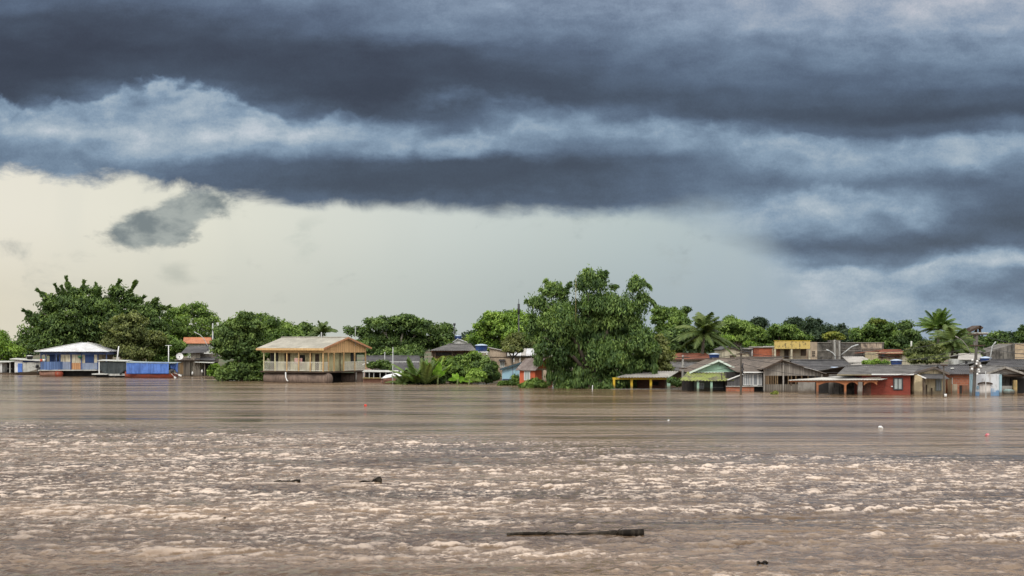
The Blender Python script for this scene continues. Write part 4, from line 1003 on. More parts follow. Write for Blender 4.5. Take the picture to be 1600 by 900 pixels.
    m.sheet((W/2, L+o, zr+.054), (W/2, -o, zr+.054), (W+o, -o, ze-o*sl+.05), (W+o, L+o, ze-o*sl+.05), .025, .2, .04, 3)
    r = part('roof', m, mroof('orange_house_roof', (.30, .26, .24), (.17, .13, .115), (.46, .42, .38)))
    part('back_wall', MB().box(W*.42, W, 1.6, L, -1.6, ze), beige)
    part('beam', MB().box(.1, W, -.06, .0, ze-.16, ze), mcol('beige_beam', (.50, .40, .27), (.42, .33, .22)))
    part('post', MB().box(W-.18, W, -.05, .13, -1.6, ze-.16), beige); part('post', MB().box(W*.42, W*.42+.14, -.05, .1, -1.6, ze-.16), cream2)
    part('porch_wall', MB().box(W*.5, W, -.14, .0, -1.6, PZ(596, Y)), brick)
    a0, a1 = (836-828.8)/24*L, (836-819.5)/24*L
    f = part('window', MB().box(-.06, 0, a0, a1, PZ(594.5, Y), PZ(577.5, Y)), whitec)
    MB().box(-.075, -.062, a0+.08, (a0+a1)/2-.03, PZ(593.5, Y), PZ(578.5, Y)).box(-.075, -.062, (a0+a1)/2+.03, a1-.08, PZ(593.5, Y), PZ(578.5, Y)).build('pane', glassl, f)
middle()

# ------------------------------------------------------------------ right bank: the flooded street
def right_front():
    # yellow porch
    b = Bld('porch_building', 'yellow-posted open porch building standing in the flood right of the great tree', 'building', 1002, 136)
    m = MB().box(b.x(957), b.x(1043.5), 0, .25, b.z(593), b.z(589.8)); b.part('beam', m, yellowp)
    for p in (959.5, 987, 1017): b.post(p, 593, None, .12, .22, yellowp)
    b.box('back_wall', 956, 1043, 589.5, None, 2.4, 2.6, brickd); b.box('window', 1022, 1033, 597, 603, 2.33, 2.4, dark)
    b.box('back_panel', 957, 986, 594, 605.5, 2.3, 2.4, mcol('olive_panel', (.17, .14, .04), (.12, .10, .03)))
    b.part('roof', MB().sheet((b.xd(994, 3), 3, b.z(580, 3)), (b.xd(1062, 3), 3, b.z(580, 3)), (b.x(1046), -.5, b.z(589)), (b.x(963), -.5, b.z(589)), .04, .28, .04, 2), r_lite)
    b.box('sill', 953, 1082, 607.6, 608.8, -.3, -.05, pale)
    b.post(1044.5, 588, None, -.1, .32, mint, 'corner_post')
    # grey roof behind
    b = Bld('grey_roof_house', 'long grey-roofed house behind the yellow porch', 'house', 1045, 145)
    b.box('wall', 1004, 1088, 579.5, None, 0, 6, darkw); b.roof_front(1000, 1092, 579.5, 567, 4, r_grey, -.5, None, None, .03, pr=(1022, 1105), fascia=darkw)
    b = Bld('tile_roof_house', 'cream house with a dark red tiled hip roof behind the grey roofs', 'house', 1085, 156)
    b.box('wall', 1050, 1122, 560.5, None, 0, 6, cream2)
    b.roof_front(1044, 1124, 561.5, 553, 4, r_tile, -.6, None, None, .02, pr=(1056, 1104), fascia=darkw)
    for p in (1068, 1082, 1100): b.box('bracket', p, p+2, 561, 563, -.5, 0, darkw)
    tank(1116, 552, 560, 154, 17, 'dark blue water tank with shiny pale lid beside the red tiled roof')
    # left shed hidden behind mint house
    # mint gable house
    b = Bld('gabled_house', 'mint green gabled house with a mossy awning and pale trim', 'house', 1122, 131)
    w, r = b.gable(1084, 1156, 1122, 579.5, 580, 563.5, 8, mint, r_brown, .45, .5, mintl, .025, False, 'gable_wall', 581.5)
    b.box('wall', 1080, 1156, 581.4, None, .4, 7.5, mcol('grey_green_wall', (.20, .25, .21), (.15, .19, .16)))
    for i in range(1): b.box('gable_vent', 1124.3, 1125.4, 568, 571.5, -.03, 0, dark)
    m = MB(); y0 = -2.2
    m.sheet((b.x(1074), .0, b.z(581.2)), (b.x(1154), .0, b.z(581.2)), (b.xd(1147, y0), y0, b.z(594.2, y0)), (b.xd(1062, y0), y0, b.z(594.2, y0)), .035, .3, .04, 4, .03)
    b.part('awning', m, r_moss)
    b.part('awning_trim', MB().box(b.x(1084), b.x(1157), -.07, -.01, b.z(582.3), b.z(580.9)), mintl)
    for p in (1086.3, 1107): b.post(p, 594, None, -1.9, .2, mint)
    b.window(1092, 1101, 598.5, 608.5, mintl, glassg, .38, 2, 2, .05)
    b.box('garage_door', 1110, 1134, 596, None, .32, .4, mplank('grey_shutter_slats', (.16, .17, .18), (.12, .13, .14), .12, horiz=True))
    b.box('door_rail', 1110, 1134, 605, 605.8, .28, .32, pale)
    b.box('wall_panel', 1066, 1085, 595, None, .36, .4, dark)
    # glazed verandah house
    b = Bld('verandah_house', 'dark house with white-framed verandah windows and a white gutter under a brown roof', 'house', 1165, 129)
    b.box('wall', 1136, 1190, 582, None, .3, 7, dark, None, None)
    b.roof_front(1150, 1196, 581, 560.5, 5.5, r_brown, -.5, None, None, .025, pr=(1112, 1192), sag=.02)
    b.part('gutter', MB().box(b.x(1160), b.x(1194), -.62, -.48, b.z(582.4), b.z(580.6)), whitec)
    b.window(1161.5, 1171, 584, 602, whitec, glassg, -.05, 3, 1, .05); b.window(1176, 1184, 583.5, 602.5, whitec, glassg, -.05, 1, 1, .07); b.window(1184.5, 1190.5, 584.5, 602, whitec, glassg, -.05, 2, 1, .05); b.window(1172, 1175.5, 584, 602.2, whitec, glassg, -.05, 1, 1, .04)
    b.part('curtain_wall', MB().prism_y([(b.x(1136), b.z(603)), (b.x(1161), b.z(603)), (b.x(1161), b.z(585)), (b.x(1136), b.z(594.5))], -.1, .0), mplank('grey_curtain', (.13, .125, .125), (.08, .078, .078), .12))
    b.part('rafter', MB().bar((b.x(1136), -.25, b.z(593.5)), (b.x(1164), -.25, b.z(583)), .08, .1), whitec)
    b.box('sill', 1134, 1191, 603, 604, -.2, 0, pale); b.box('base_wall', 1135, 1178, 604.2, None, -.05, .3, brick)
    b.box('corner_wall', 1190.3, 1194.5, 582, None, -.1, 3, black)
    # brown roof in behind, up to the gable barn
    b = Bld('brown_roof_house', 'broad brown-grey roof between the verandah house and the plank barn', 'house', 1195, 141)
    b.box('wall', 1150, 1225, 573, None, 0, 6, sooty); b.roof_front(1130, 1232, 574.5, 558.5, 5, r_brown, -.6, None, None, .025, pr=(1150, 1222), sag=.02)
    # plank barn
    b = Bld('plank_barn', 'weathered grey plank barn with a wide low gable', 'barn', 1221, 128)
    w, r = b.gable(1193, 1284, 1221, 575.5, 583, 563, 9, woodg, r_brown, .5, .35, None, .025, False, 'gable_wall', 587)
    b.part('lower_wall', MB().box(b.x(1193), b.x(1284), -.02, .12, b.base, b.z(600.5)), woodp)
    b.box('back_wall', 1194, 1284, 586, None, 1.6, 1.8, mplank('dark_planks', (.10, .08, .06), (.06, .045, .035), .22))
    b.box('panel', 1193, 1202, 587, 600.6, 0, .1, woodb)
    for p in (1204, 1207.5, 1211, 1214, 1231, 1236, 1243, 1252, 1262, 1273): b.box('slat', p, p+1.5, 586.8, 600.7, 0, .06, woodb)
    for p in (1223.5, 1193.8, 1283.5): b.post(p, 566 if p == 1223.5 else 584, None, -.14, .13, woodg)
    b.part('bargeboard', MB().bar((b.x(1221), -.55, b.z(562.6)), (b.x(1190.5), -.55, b.z(577)), .05, .14), darkw)
    b.part('ridge_sheet', MB().sheet((b.x(1254), -.52, b.z(573.4)), (b.x(1254), 1.2, b.z(573.4)), (b.x(1277), 1.2, b.z(578.8)), (b.x(1277), -.52, b.z(578.8)), 0, .2, .03), metalw)
    # dark roof behind barn
    b = Bld('dark_roof_house', 'wide dark grey roof behind the plank barn with pale ridge tiles', 'house', 1280, 139)
    b.box('wall', 1240, 1340, 580, None, 0, 6, darkw); b.roof_front(1245, 1346, 581.5, 563, 5, r_dark, -.5, None, None, .03, pr=(1235, 1320), sag=.02)
    tank(1304.5, 572.5, 581, 134, 14, 'black water tank with shiny lid above the carport roof', 'water_tank', black, tankl)
    # brick red house
    b = Bld('brick_house', 'dark red brick house with one grey shuttered window', 'house', 1395, 121)
    b.box('wall', 1347, 1422.5, 584.5, None, 0, 7, redb)
    b.box('recess', 1349, 1361, 597, None, -.02, 0.0, brickd, None)  # darker brick sheet on the wall paints the shade of a recess
    rf = b.roof_front(1306, 1426, 585, 571.5, 5, r_grey, -.35, None, None, .03, pr=(1322, 1466), fascia=None)
    MB().box(b.x(1360), b.x(1426), -.40, -.34, b.z(585.8), b.z(583.9)).build('fascia', whitec, rf)
    MB().box(b.x(1306), b.x(1359.8), -.38, -.34, b.z(586.3), b.z(585)).build('fascia', mcol('tan_trim', (.36, .30, .18), (.28, .23, .14)), rf)
    b.window(1395.5, 1410.5, 590, 609.5, steeld, glassl, 0, 2, 1, .10, out=.08)
    m = MB(); m.tube([(b.x(1393.3), -.12, b.z(604)), (b.x(1393.3), 0, b.z(604))], .07, 10); b.part('meter', m, whitec)
    b.part('side_wall', MB().box(b.x(1306), b.x(1346), 2.5, 2.7, b.base, b.z(586)), sooty)
    m = MB(); m.bar((b.x(1352), -.25, b.z(590.5)), (b.x(1375), -.25, b.z(589.5)), .1, .1); b.part('beam', m, mcol('pale_rotten_beam', (.28, .22, .17), (.2, .16, .12)))
    # carport
    b = Bld('carport', 'carport with a pale flat roof on rust-orange posts in front of the red brick house', 'carport', 1300, 120)
    y1 = 3.4
    b.part('roof', MB().sheet((b.xd(1308, y1), y1, b.z(588, y1)), (b.xd(1403, y1), y1, b.z(588.6, y1)), (b.x(1376), -.3, b.z(592.6)), (b.x(1231), -.3, b.z(593.6)), .012, .25, .05, 2), mroof('pale_carport_roof', (.60, .59, .56), (.48, .46, .41), (.30, .28, .22)))
    m = MB().box(b.x(1234), b.x(1371), -.1, .08, b.z(597), b.z(593.8)); b.part('beam', m, orangeb)
    for p in (1277, 1320.5): b.post(p, 597, None, 0, .17, orangeb)
    b.part('pillar', MB().box(b.x(1340.5), b.x(1347), -.12, .25, b.base, b.z(596.5)), concr)
    for (pa, pb) in ((1277, 1320.5), (1320.5, 1341), (1348, 1371)):
        m = MB(); n = 10; x0, x1 = b.x(pa)+.09, b.x(pb)-.05; vs = []
        for i in range(n+1):
            tt = i/n; x = x0+(x1-x0)*tt; d = .26*(abs(2*tt-1)**2.5)+.02
            vs += [(x, -.08, b.z(597)), (x, -.08, b.z(597)-d), (x, .04, b.z(597)), (x, .04, b.z(597)-d)]
        fs = []
        for i in range(n):
            q = 4*i; fs += [(q, q+1, q+5, q+4), (q+2, q+6, q+7, q+3), (q+1, q+3, q+7, q+5)]
        m.add(vs, fs); b.part('arch', m, orangeb)
    for p in (1236,): b.post(p, 597, 603, 0, .12, darkw, 'stub_post')
    for p, mm in ((1262, white), (1290, sooty), (1306, concr)): pass
    m = MB(); m.box(b.x(1263), b.x(1310), 4.2, 4.4, b.base, b.z(594)); b.part('back_wall', m, concr)
    m = MB(); m.box(b.x(1290), b.x(1318), 4.05, 4.18, b.base, b.z(597)); b.part('opening_shade', m, dark)
    # cream house
    b = Bld('cream_house', 'cream house with a little gable and grey awning beside the red brick house', 'house', 1450, 122)
    b.gable(1424, 1477.5, 1457.5, 584, 583, 574.5, 7, cream, r_dark, .35, .25, r_brown, .02)
    m = MB().sheet((b.x(1438), 0, b.z(583.6)), (b.x(1472), 0, b.z(584)), (b.x(1477), -1.2, b.z(592, -1.2)), (b.x(1440), -1.2, b.z(591, -1.2)), .02, .2, .035, 2); aw = b.part('awning', m, r_dark)
    MB().bar((b.x(1425.5), -.2, b.z(583)), (b.x(1440.5), -1.25, b.z(591.2, -1.2)), .07, .1).build('trim', whitec, aw)
    b.part('porch_wall', MB().prism_y([(b.x(1424), b.base), (b.x(1437), b.base), (b.x(1437), b.z(588.5)), (b.x(1424), b.z(584.5))], -.9, -.02), cream)
    b.box('inner_wall', 1437.5, 1446, 591, None, -.03, 0, sootb); b.box('door', 1446.5, 1448.7, 601, None, -.05, 0, darkw)
    b.post(1437.5, 590, None, -.95, .1, darkw); b.box('doorway', 1439, 1442.5, 612, None, -.06, -.03, dark)
    b.window(1461.5, 1471, 592.5, 611, mcol('grey_green_frame', (.22, .25, .22), (.17, .19, .17)), glassg, 0, 2, 1, .09)
    b.box('step', 1454, 1455.5, 606, None, -.3, -.1, darkw)
    # dark roof brick house
    b = Bld('low_brick_house', 'low dark-roofed house with raw brick wall left of the tall utility pole', 'house', 1498, 124)
    b.box('wall', 1480, 1516, 583.5, None, 0, 6, brick)
    b.roof_front(1474, 1521, 584.2, 571, 4.5, r_dark, -.5, None, None, .025, pr=(1464, 1513))
    b.box('gate', 1487.5, 1495.5, 600, None, -.06, 0, mcol('tan_gate', (.45, .38, .28), (.36, .3, .22))); b.box('door', 1499, 1503, 602, None, -.05, 0, dark)
    b.box('panel', 1480.2, 1486.5, 590, None, -.04, 0, woodb); b.box('panel', 1504, 1515, 602, None, -.05, 0, mcol('rust_sheet', (.26, .13, .08), (.2, .1, .065))); b.box('downpipe', 1487, 1488, 590, 600, -.1, 0, pale)
    b.part('roof_patch', MB().sheet((b.xd(1486, 2.2), 2.2, b.z(576.4, 2.2)+.1), (b.xd(1491, 2.2), 2.2, b.z(576.4, 2.2)+.1), (b.xd(1490, 1.8), 1.8, b.z(577.8, 1.8)+.12), (b.xd(1485, 1.8), 1.8, b.z(577.8, 1.8)+.12), 0, .2, .02), pale)
    # white and blue walled yard
    b = Bld('yard_wall', 'white wall with faded blue patches and pale door right of the tall utility pole', 'wall', 1544, 119)
    wm, g, bs = newmat('white_and_blue_wall')
    tc = g.n('ShaderNodeTexCoord').outputs['Object']; nz = g.noise(tc, 1.1, 5, .6); s3 = g.sep(tc)
    c = g.mix(g.ss(g.m('ADD', s3[2], g.m('MULTIPLY', nz, -1.6)), -.2, -.45), (.62, .64, .66), (.16, .28, .44))
    c = g.mix(g.m('MULTIPLY', g.ss(g.noise(g.mapping(tc, scale=(2, 2, .6), loc=(5, 0, 0)), 1.6, 5, .65), .5, .68), .6), c, (.24, .20, .16))
    g.l(c, bs.inputs['Base Color']); bs.inputs['Roughness'].default_value = .85
    b.box('wall', 1524, 1563, 584.5, None, 0, .25, wm)
    for p in (1518.5, 1562.8): b.part('pillar', MB().box(b.x(p-1.6), b.x(p+1.6), -.15, .35, b.base, b.z(585)), mcol('pale_teal_paint', (.34, .50, .56), (.28, .42, .48)))
    b.box('door', 1530.5, 1547.5, 599.5, None, -.06, 0, mcol('chalky_white_door', (.74, .70, .66), (.64, .60, .56), amt=.3))
    m = MB(); n = 12; vs = []
    for i in range(n+1):
        tt = i/n; x = b.x(1527.5)+(b.x(1549.5)-b.x(1527.5))*tt; z = b.z(600.6)+.14*sin(pi*tt)**.5
        vs += [(x, -.3, z), (x, -.3, z+.07), (x, .0, z), (x, .0, z+.07)]
    fs = []
    for i in range(n): q = 4*i; fs += [(q, q+4, q+5, q+1), (q+2, q+3, q+7, q+6), (q+1, q+5, q+7, q+3), (q, q+2, q+6, q+4)]
    fs += [(0, 1, 3, 2), (4*n, 4*n+2, 4*n+3, 4*n+1)]; m.add(vs, fs); b.part('door_canopy', m, darkw)
    b.box('meter', 1526, 1529, 603, 608, -.1, 0, mcol('pale_blue_box', (.3, .42, .5), (.25, .36, .44)))
    # right gable house
    b = Bld('open_house', 'flooded house with pale gable and open dark verandah at the right edge', 'house', 1575, 123)
    b.gable(1544, 1606, 1568, 582.5, 587, 574, 8, mcol('pale_grey_gable', (.42, .38, .34), (.34, .31, .28)), r_grey, .4, .3, mcol('grey_barge', (.38, .35, .31), (.3, .28, .25)), .02, False, 'gable_wall', 585)
    b.box('back_wall', 1563, 1612, 585, None, 1.8, 2.0, sooty); b.box('half_wall', 1564, 1582, 603, None, .1, .3, concr)
    b.post(1586, 594, None, 0, .28, mcol('yellow_ochre_post', (.50, .36, .16), (.42, .29, .12))); b.box('lintel', 1563, 1612, 585.2, 588, -.1, .1, darkw)
    b.box('cornice', 1541, 1566, 582.6, 584.6, -.35, .1, sooty)
    b.box('opening_shade', 1590, 1612, 592, None, 1.7, 1.8, dark); b.box('green_cloth', 1591, 1600, 603, 607, 1.5, 1.6, mcol('green_cloth', (.12, .2, .07), (.1, .16, .06)))
    m = MB(); m.tube([(b.x(1575), -.2, -.05), (b.x(1575), -.2, .3), (b.x(1575), -.2, .42)], [.42, .5, .3], 10); b.part('basin', m, mcol('pale_teal_plastic', (.30, .42, .40), (.24, .35, .34)))
    b = Bld('dark_roof_building', 'low dark roof filling the space above the right edge verandah', 'house', 1580, 134)
    b.box('wall', 1540, 1620, 574, None, 0, 5, sooty); b.roof_front(1530, 1625, 577, 562.5, 5, r_dark, -.5, None, None, .03, pr=(1548, 1630))
right_front()

def right_back():
    b = Bld('cream_block', 'cream gabled block with one small brown window behind the palm', 'building', 1152, 166)
    b.part('wall', MB().prism_y([(b.x(1128), b.base), (b.x(1171), b.base), (b.x(1171), b.z(551)), (b.x(1139), b.z(541.3)), (b.x(1128), b.z(546))], 0, 6), cream2)
    b.box('window', 1140, 1150, 555, 559.5, -.04, 0, darkw)
    b.part('roof', MB().sheet((b.x(1138.5), -.3, b.z(541)), (b.x(1138.5), 6.2, b.z(541)), (b.x(1173), 6.2, b.z(551)), (b.x(1173), -.3, b.z(551)), 0, .2, .08).sheet((b.x(1138.5), 6.2, b.z(541)), (b.x(1138.5), -.3, b.z(541)), (b.x(1126), -.3, b.z(546.3)), (b.x(1126), 6.2, b.z(546.3)), 0, .2, .08), r_dark)
    b = Bld('dark_shed', 'dark grey shed between the cream block and the red brick wall', 'shed', 1179, 168)
    b.box('wall', 1170, 1188, 545.5, None, 0, 5, sooty); b.box('roof_slab', 1168, 1189, 543.8, 545.6, -.3, 5.3, r_lite)
    for p in (1175,): b.post(p, 547, 556, -.1, .12, whitec)
    b = Bld('brick_building', 'raw red brick building left of the yellow parapet building', 'building', 1200, 164)
    b.box('wall', 1186, 1210.5, 543, None, 0, 6, mbrick('bright_raw_brick', (.48, .14, .07), (.38, .11, .06), (.26, .14, .10), .8, .35)); b.box('roof_slab', 1184, 1211, 541.6, 543.1, -.2, 6.2, r_lite); b.box('coping', 1193, 1210.5, 540.9, 541.6, -.25, .2, whitec)
    # yellow parapet
    b = Bld('parapet_building', 'building with a stained yellow parapet over an open recessed gallery', 'building', 1238, 162)
    b.box('parapet', 1210, 1265.5, 532.8, 545, -.1, .2, ystain); b.box('coping', 1209.5, 1266, 532.1, 532.9, -.14, .3, yellowp)
    b.box('wall', 1211, 1265, 545, None, 1.4, 6, mcol('patchy_cream_wall', (.50, .42, .29), (.42, .34, .23), dirt=(.36, .12, .07), amt=.45, seed=21)); b.box('ceiling', 1211, 1265, 544.2, 545, .2, 6, concr)
    for p in (1211, 1236.8, 1264.8): b.post(p, 545, None, .05, .2, cream2)
    b.box('door', 1229, 1236, 546, 561, 1.33, 1.4, darkw); b.box('window', 1255, 1263.5, 546, 556, 1.33, 1.4, darkw); b.box('ledge', 1212, 1264, 561, 562, -.1, 1.4, concr); b.box('brick_panel', 1212, 1222, 546, 560, 1.34, 1.4, brick)
    b.box('low_wall', 1212, 1264, 562, None, .0, .2, concr)
    # long dark wall
    b = Bld('stained_building', 'long soot-blackened concrete building beneath the wooded ridge', 'building', 1320, 165)
    sk = mcol('soot_black_wall', (.17, .155, .135), (.085, .078, .068), dirt=(.03, .028, .025), amt=.85, seed=23, wet=False); b.box('wall', 1277, 1381, 535.8, None, 0, 6, sk); b.box('coping', 1277, 1382, 534.9, 535.9, -.12, .4, concr)
    b.box('end_wall', 1266.5, 1276.8, 534.5, None, -.05, 6, beige); b.box('pier', 1299, 1312.5, 531.5, None, -.5, 2, sk)
    for i in range(3): b.box('vent', 1268.5, 1273.5, 549+i*3.0, 550.6+i*3.0, -.09, -.05, dark)
    b.box('pale_panel', 1345, 1378, 536.5, 546, -.04, 0, sootb); b.box('ledge', 1277, 1345, 548, 548.8, -.1, 0, concr); b.box('ledge', 1313, 1380, 544, 544.6, -.1, 0, concr)
    b = Bld('pale_roof_house', 'small house with a faded pale slanting roof below the dark wall', 'house', 1343, 148)
    b.box('wall', 1322, 1370, 566.5, None, .3, 4, sooty); b.part('roof', MB().sheet((b.xd(1316, 4), 4, b.z(557, 4)), (b.xd(1349, 4), 4, b.z(557, 4)), (b.x(1370), -.4, b.z(567)), (b.x(1330), -.4, b.z(571)), .025, .25, .04, 2), r_lite)
    b = Bld('hip_house', 'cream house with brown curved roof edge and red band in the back row', 'house', 1394, 156)
    b.box('wall', 1372.5, 1417, 550.5, None, 0, 6, cream); b.box('band', 1372.4, 1405, 556.6, 558.2, -.25, -.0, mcol('dark_red_band', (.22, .06, .05), (.16, .05, .04)))
    b.roof_front(1365, 1421, 552.5, 547.2, 4, r_tile, -.8, None, None, .03, pr=(1378, 1408)); b.box('shutter', 1378, 1382, 552.5, 556, -.05, 0, tankl)
    for p in (1377, 1388, 1398): b.box('bracket', p, p+2, 558.2, 560, -.2, 0, darkw)
    b.box('side_wing', 1408, 1420, 554, None, -.4, 0, cream2)
    tank(1400.5, 561.2, 572, 140, 18, 'dark blue water tank behind the ridge of the red brick house')
    # right back
    b = Bld('beige_block', 'beige and black-stained block on the slope at the right edge', 'building', 1575, 158)
    b.part('wall', MB().prism_y([(b.x(1541), b.base), (b.x(1583), b.base), (b.x(1583), b.z(537.5)), (b.x(1541), b.z(551))], 0, 5), sooty)
    b.box('front_wall', 1583, 1625, 537, None, -.2, 5, mcol('warm_beige_wall', (.52, .40, .27), (.44, .33, .22), amt=.3, wet=False)); b.box('coping', 1582.5, 1625, 536, 537, -.25, .1, concr)
    b.box('pillar', 1581.5, 1584.5, 537, None, -.25, -.2, sooty)
    for i in range(3): b.box('ledge', 1583, 1620, 546+i*6, 546.5+i*6, -.23, -.2, concr)
    b = Bld('white_house', 'small whitewashed house behind the tall utility pole', 'house', 1518, 146)
    b.box('wall', 1505, 1534, 561.5, None, 0, 5, white); b.roof_front(1494, 1536, 562, 553.5, 3, r_lite, -.5, None, None, .02, pr=(1498, 1532)); b.box('window', 1508, 1511.5, 564.5, 570, -.04, 0, steeld)
    tank(1540, 557, 570, 143, 17.5, 'blue water tank with pale rim right of the tall utility pole')
    # distant lookout roof on the hill
    b = Bld('hill_shelter', 'distant dark open-sided roof standing out above the trees on the right', 'shelter', 1527, 170)
    m = MB().sheet((b.x(1529.5), -.5, b.z(508.5)), (b.x(1529.5), 2.5, b.z(508.5)), (b.x(1511), 2.5, b.z(517.3)), (b.x(1511), -.5, b.z(517.3)), .0, .2, .25, 2).sheet((b.x(1529.5), 2.5, b.z(508.5)), (b.x(1529.5), -.5, b.z(508.5)), (b.x(1534.5), -.5, b.z(511.5)), (b.x(1534.5), 2.5, b.z(511.5)), 0, .2, .25)
    b.part('roof', m, darkw); b.part('platform', MB().box(b.x(1511), b.x(1543), -.3, 2.4, b.z(521), b.z(519.3)), pale)
    for p in (1514, 1526, 1532): b.post(p, 512.5, 520, .2, .25, darkw)
    b.post(1527.5, 521, None, 1, .3, pole_m)
right_back()

# ------------------------------------------------------------------ poles, lamps, wires
def pole(px0, q0, px1, q1, r0, r1, label, name='utility_pole', mat=pole_m, cat='utility pole', arms=(), Y=None):
    """px0,q0 foot; px1,q1 top"""
    Y = Y or CAM_H*F/(q0-HOR); zf = PZ(q0, Y)
    t = empty(name, (PX(px0, Y), Y, zf), 0, label, cat); k = Y/F
    top = Vector(((px1-px0)*k, 0, PZ(q1, Y)-zf))
    MB().tube([top*-.18, top*.0, top*.5, top], [r0*1.03, r0, (r0+r1)/2, r1], 10).build('shaft', mat, t)
    for (f, w) in arms: MB().bar(top*f+Vector((-w/2, -.12, 0)), top*f+Vector((w/2, -.12, 0)), .09, .1).build('crossarm', darkw, t)
    return t, top, k
P1, top1, k1 = pole(1067, 608.5, 1067, 555, .15, .10, 'grey concrete utility pole left of the mint green gable', arms=((.93, 1.2), (.62, .8)))
P2, top2, k2 = pole(1157.5, 617, 1158, 548.5, .10, .08, 'dark leaning timber pole in the water before the verandah windows', mat=pole_d, arms=((.93, .7),))
MB().tube([top2*.9, top2*.97+Vector((.1, 0, 0)), top2+Vector((.7, -.2, -.05))], .025, 6).build('lamp_arm', steeld, P2)
m = MB(); 
for i in range(4): m.tube([top2*(.55+i*.05)+Vector((.03+.12*(i % 2), -.12, .08)), top2*(.5+i*.05)+Vector((.2-.1*(i % 2), -.14, -.1))], .05, 6)
m.build('junction_box', steeld, P2)
P3, top3, k3 = pole(1521, 619, 1527, 520, .15, .10, 'tallest utility pole, carrying a cluster of white insulators and boxes', arms=((.98, 1.7), (.80, 1.3), (.45, 1.0)), mat=mcol('dark_concrete_pole', (.11, .10, .09), (.075, .07, .065), amt=.4))
rnd = random.Random(5)
for i in range(9):
    f = .34+.24*(i/8); p = top3*f+Vector((rnd.uniform(-.38, .42), -.3, rnd.uniform(-.1, .1)))
    MB().tube([p+Vector((0, 0, -.09)), p, p+Vector((0, 0, .1))], [.07, .1, .06], 8).build('insulator', whitec, P3)
for i, (dx, f) in enumerate(((-.30, .42), (.28, .49))):
    p = top3*f+Vector((dx, -.05, 0)); MB().tube([p+Vector((0, 0, -.25)), p+Vector((0, 0, .25))], .17, 10).build('transformer', concr, P3)
def lamp(pts, label, Y, r=.04, head=(.38, .08), mat=steel):
    """street lamp: pts in (px,row) from foot to tip; the head hangs at the tip"""
    f = pts[0]; z0 = PZ(f[1], Y); t = empty('street_lamp', (PX(f[0], Y), Y, z0), 0, label, 'street lamp'); k = Y/F
    P = [Vector(((a-f[0])*k, 0, PZ(b_, Y)-z0)) for a, b_ in pts]
    MB().tube(P, r, 8).build('arm', mat, t); d = (P[-1]-P[-2]).normalized()
    MB().tube([P[-1]-d*.05, P[-1]+d*head[0]*.3, P[-1]+d*head[0]*.8, P[-1]+d*head[0]], [.06, head[1], head[1]*.9, .04], 8).build('lamp_head', mat, t)
    return t
lamp([(1305, 566), (1305, 556), (1301, 551), (1296, 548.6)], 'street lamp with short arm pointing left before the dark wall', 150, .05)
lamp([(1315, 554), (1324, 547), (1331, 541.5), (1336, 540)], 'street lamp with long arm slanting up to the right before the dark wall', 150, .055)
pole(1305, 590, 1304, 531, .12, .10, 'concrete pole in front of the soot-blackened building, carrying the left lamp arm', Y=150.4)
pole(1312, 590, 1311.5, 533, .10, .08, 'thinner concrete pole beside the lamp arm that slants right', Y=151)
lamp([(1517, 553), (1511, 541), (1504, 532), (1497, 528)], 'curved street lamp arm reaching left before the palms', 130, .03, (.3, .06), concr)
lamp([(1546, 566), (1548.5, 552), (1550.5, 541), (1552.5, 538.5)], 'upright street lamp standing by the blue tank at right', 141, .05)
lamp([(332, 556), (318.5, 529), (313, 523.5), (307, 520.5)], 'street lamp arm over the orange roof on the left bank', 196, .05)
pole(332, 590, 332.5, 505, .12, .08, 'tall thin pole at the right side of the grey shack, against the trees', Y=192, mat=steel)
P4, top4, k4 = pole(1475, 621, 1474.5, 570, .09, .06, 'thin dark post with a white can at its foot, between cream and brick houses', mat=pole_d, arms=((.98, .5),))
MB().tube([(.05, -.25, .05), (.05, -.25, .3)], [.1, .1], 8).build('can', whitec, P4)
pole(1540.5, 622.5, 1540, 580, .035, .03, 'slim grey pipe post with T top before the pale door', 'pipe_post', steel, 'post', arms=())
pole(1424, 549, 1424, 533, .10, .09, 'short pale post standing among the trees above the cream house', 'post', pale, 'post', Y=160)
pole(1128, 592, 1127.5, 583, .05, .05, 'thin pipe rising through the mossy awning', 'pipe_post', pole_d, 'post', Y=127)
pole(1135, 611, 1134.5, 583, .09, .08, 'square dark post at the right end of the mossy awning', 'post', pole_d, 'post', Y=129.5)
pole(925.5, 609, 926, 602, .04, .04, 'short pale stake standing in the water under the great tree', 'stake', whitec, 'stake')
def wire(a, b_, sag, label, n=14, r=.02):
    A, B_ = Vector(a), Vector(b_); pts = []
    for i in range(n+1):
        t = i/n; p = A.lerp(B_, t); p.z -= sag*4*t*(1-t); pts.append(p-A)
    o = MB().tube(pts, r, 5, True).build('power_cable', steeld, None, A); tag(o, label, 'cable', 'power cables strung between the poles')
w3 = P3.location; w2 = P2.location; w1 = P1.location
for i, f in enumerate((.98, .80, .58)):
    lbl = ('uppermost', 'middle', 'lowest')[i]
    wire(w3+top3*f, w2+top2*(.96-i*.12), 1.0+.2*i, lbl+' power cable between the tallest pole and the dark leaning pole')
    wire(w2+top2*(.96-i*.12), w1+top1*(.97-i*.13), .35+.1*i, lbl+' power cable between the dark leaning pole and the left concrete pole')
    wire(w3+top3*f, (PX(1680, 118), 118, PZ(548+i*9, 118)), .3, lbl+' power cable leaving the tallest pole to the right')
wire((PX(263.4, 181), 181, PZ(563, 181)), (PX(281, 186), 186, PZ(559, 186)), .1, 'slack cable between the T mast and the satellite dish')
wire((PX(1304, 150.4), 150.4, PZ(533, 150.4)), w3+top3*.7, 1.2, 'long cable from the lamp pole at the dark wall to the tallest pole')

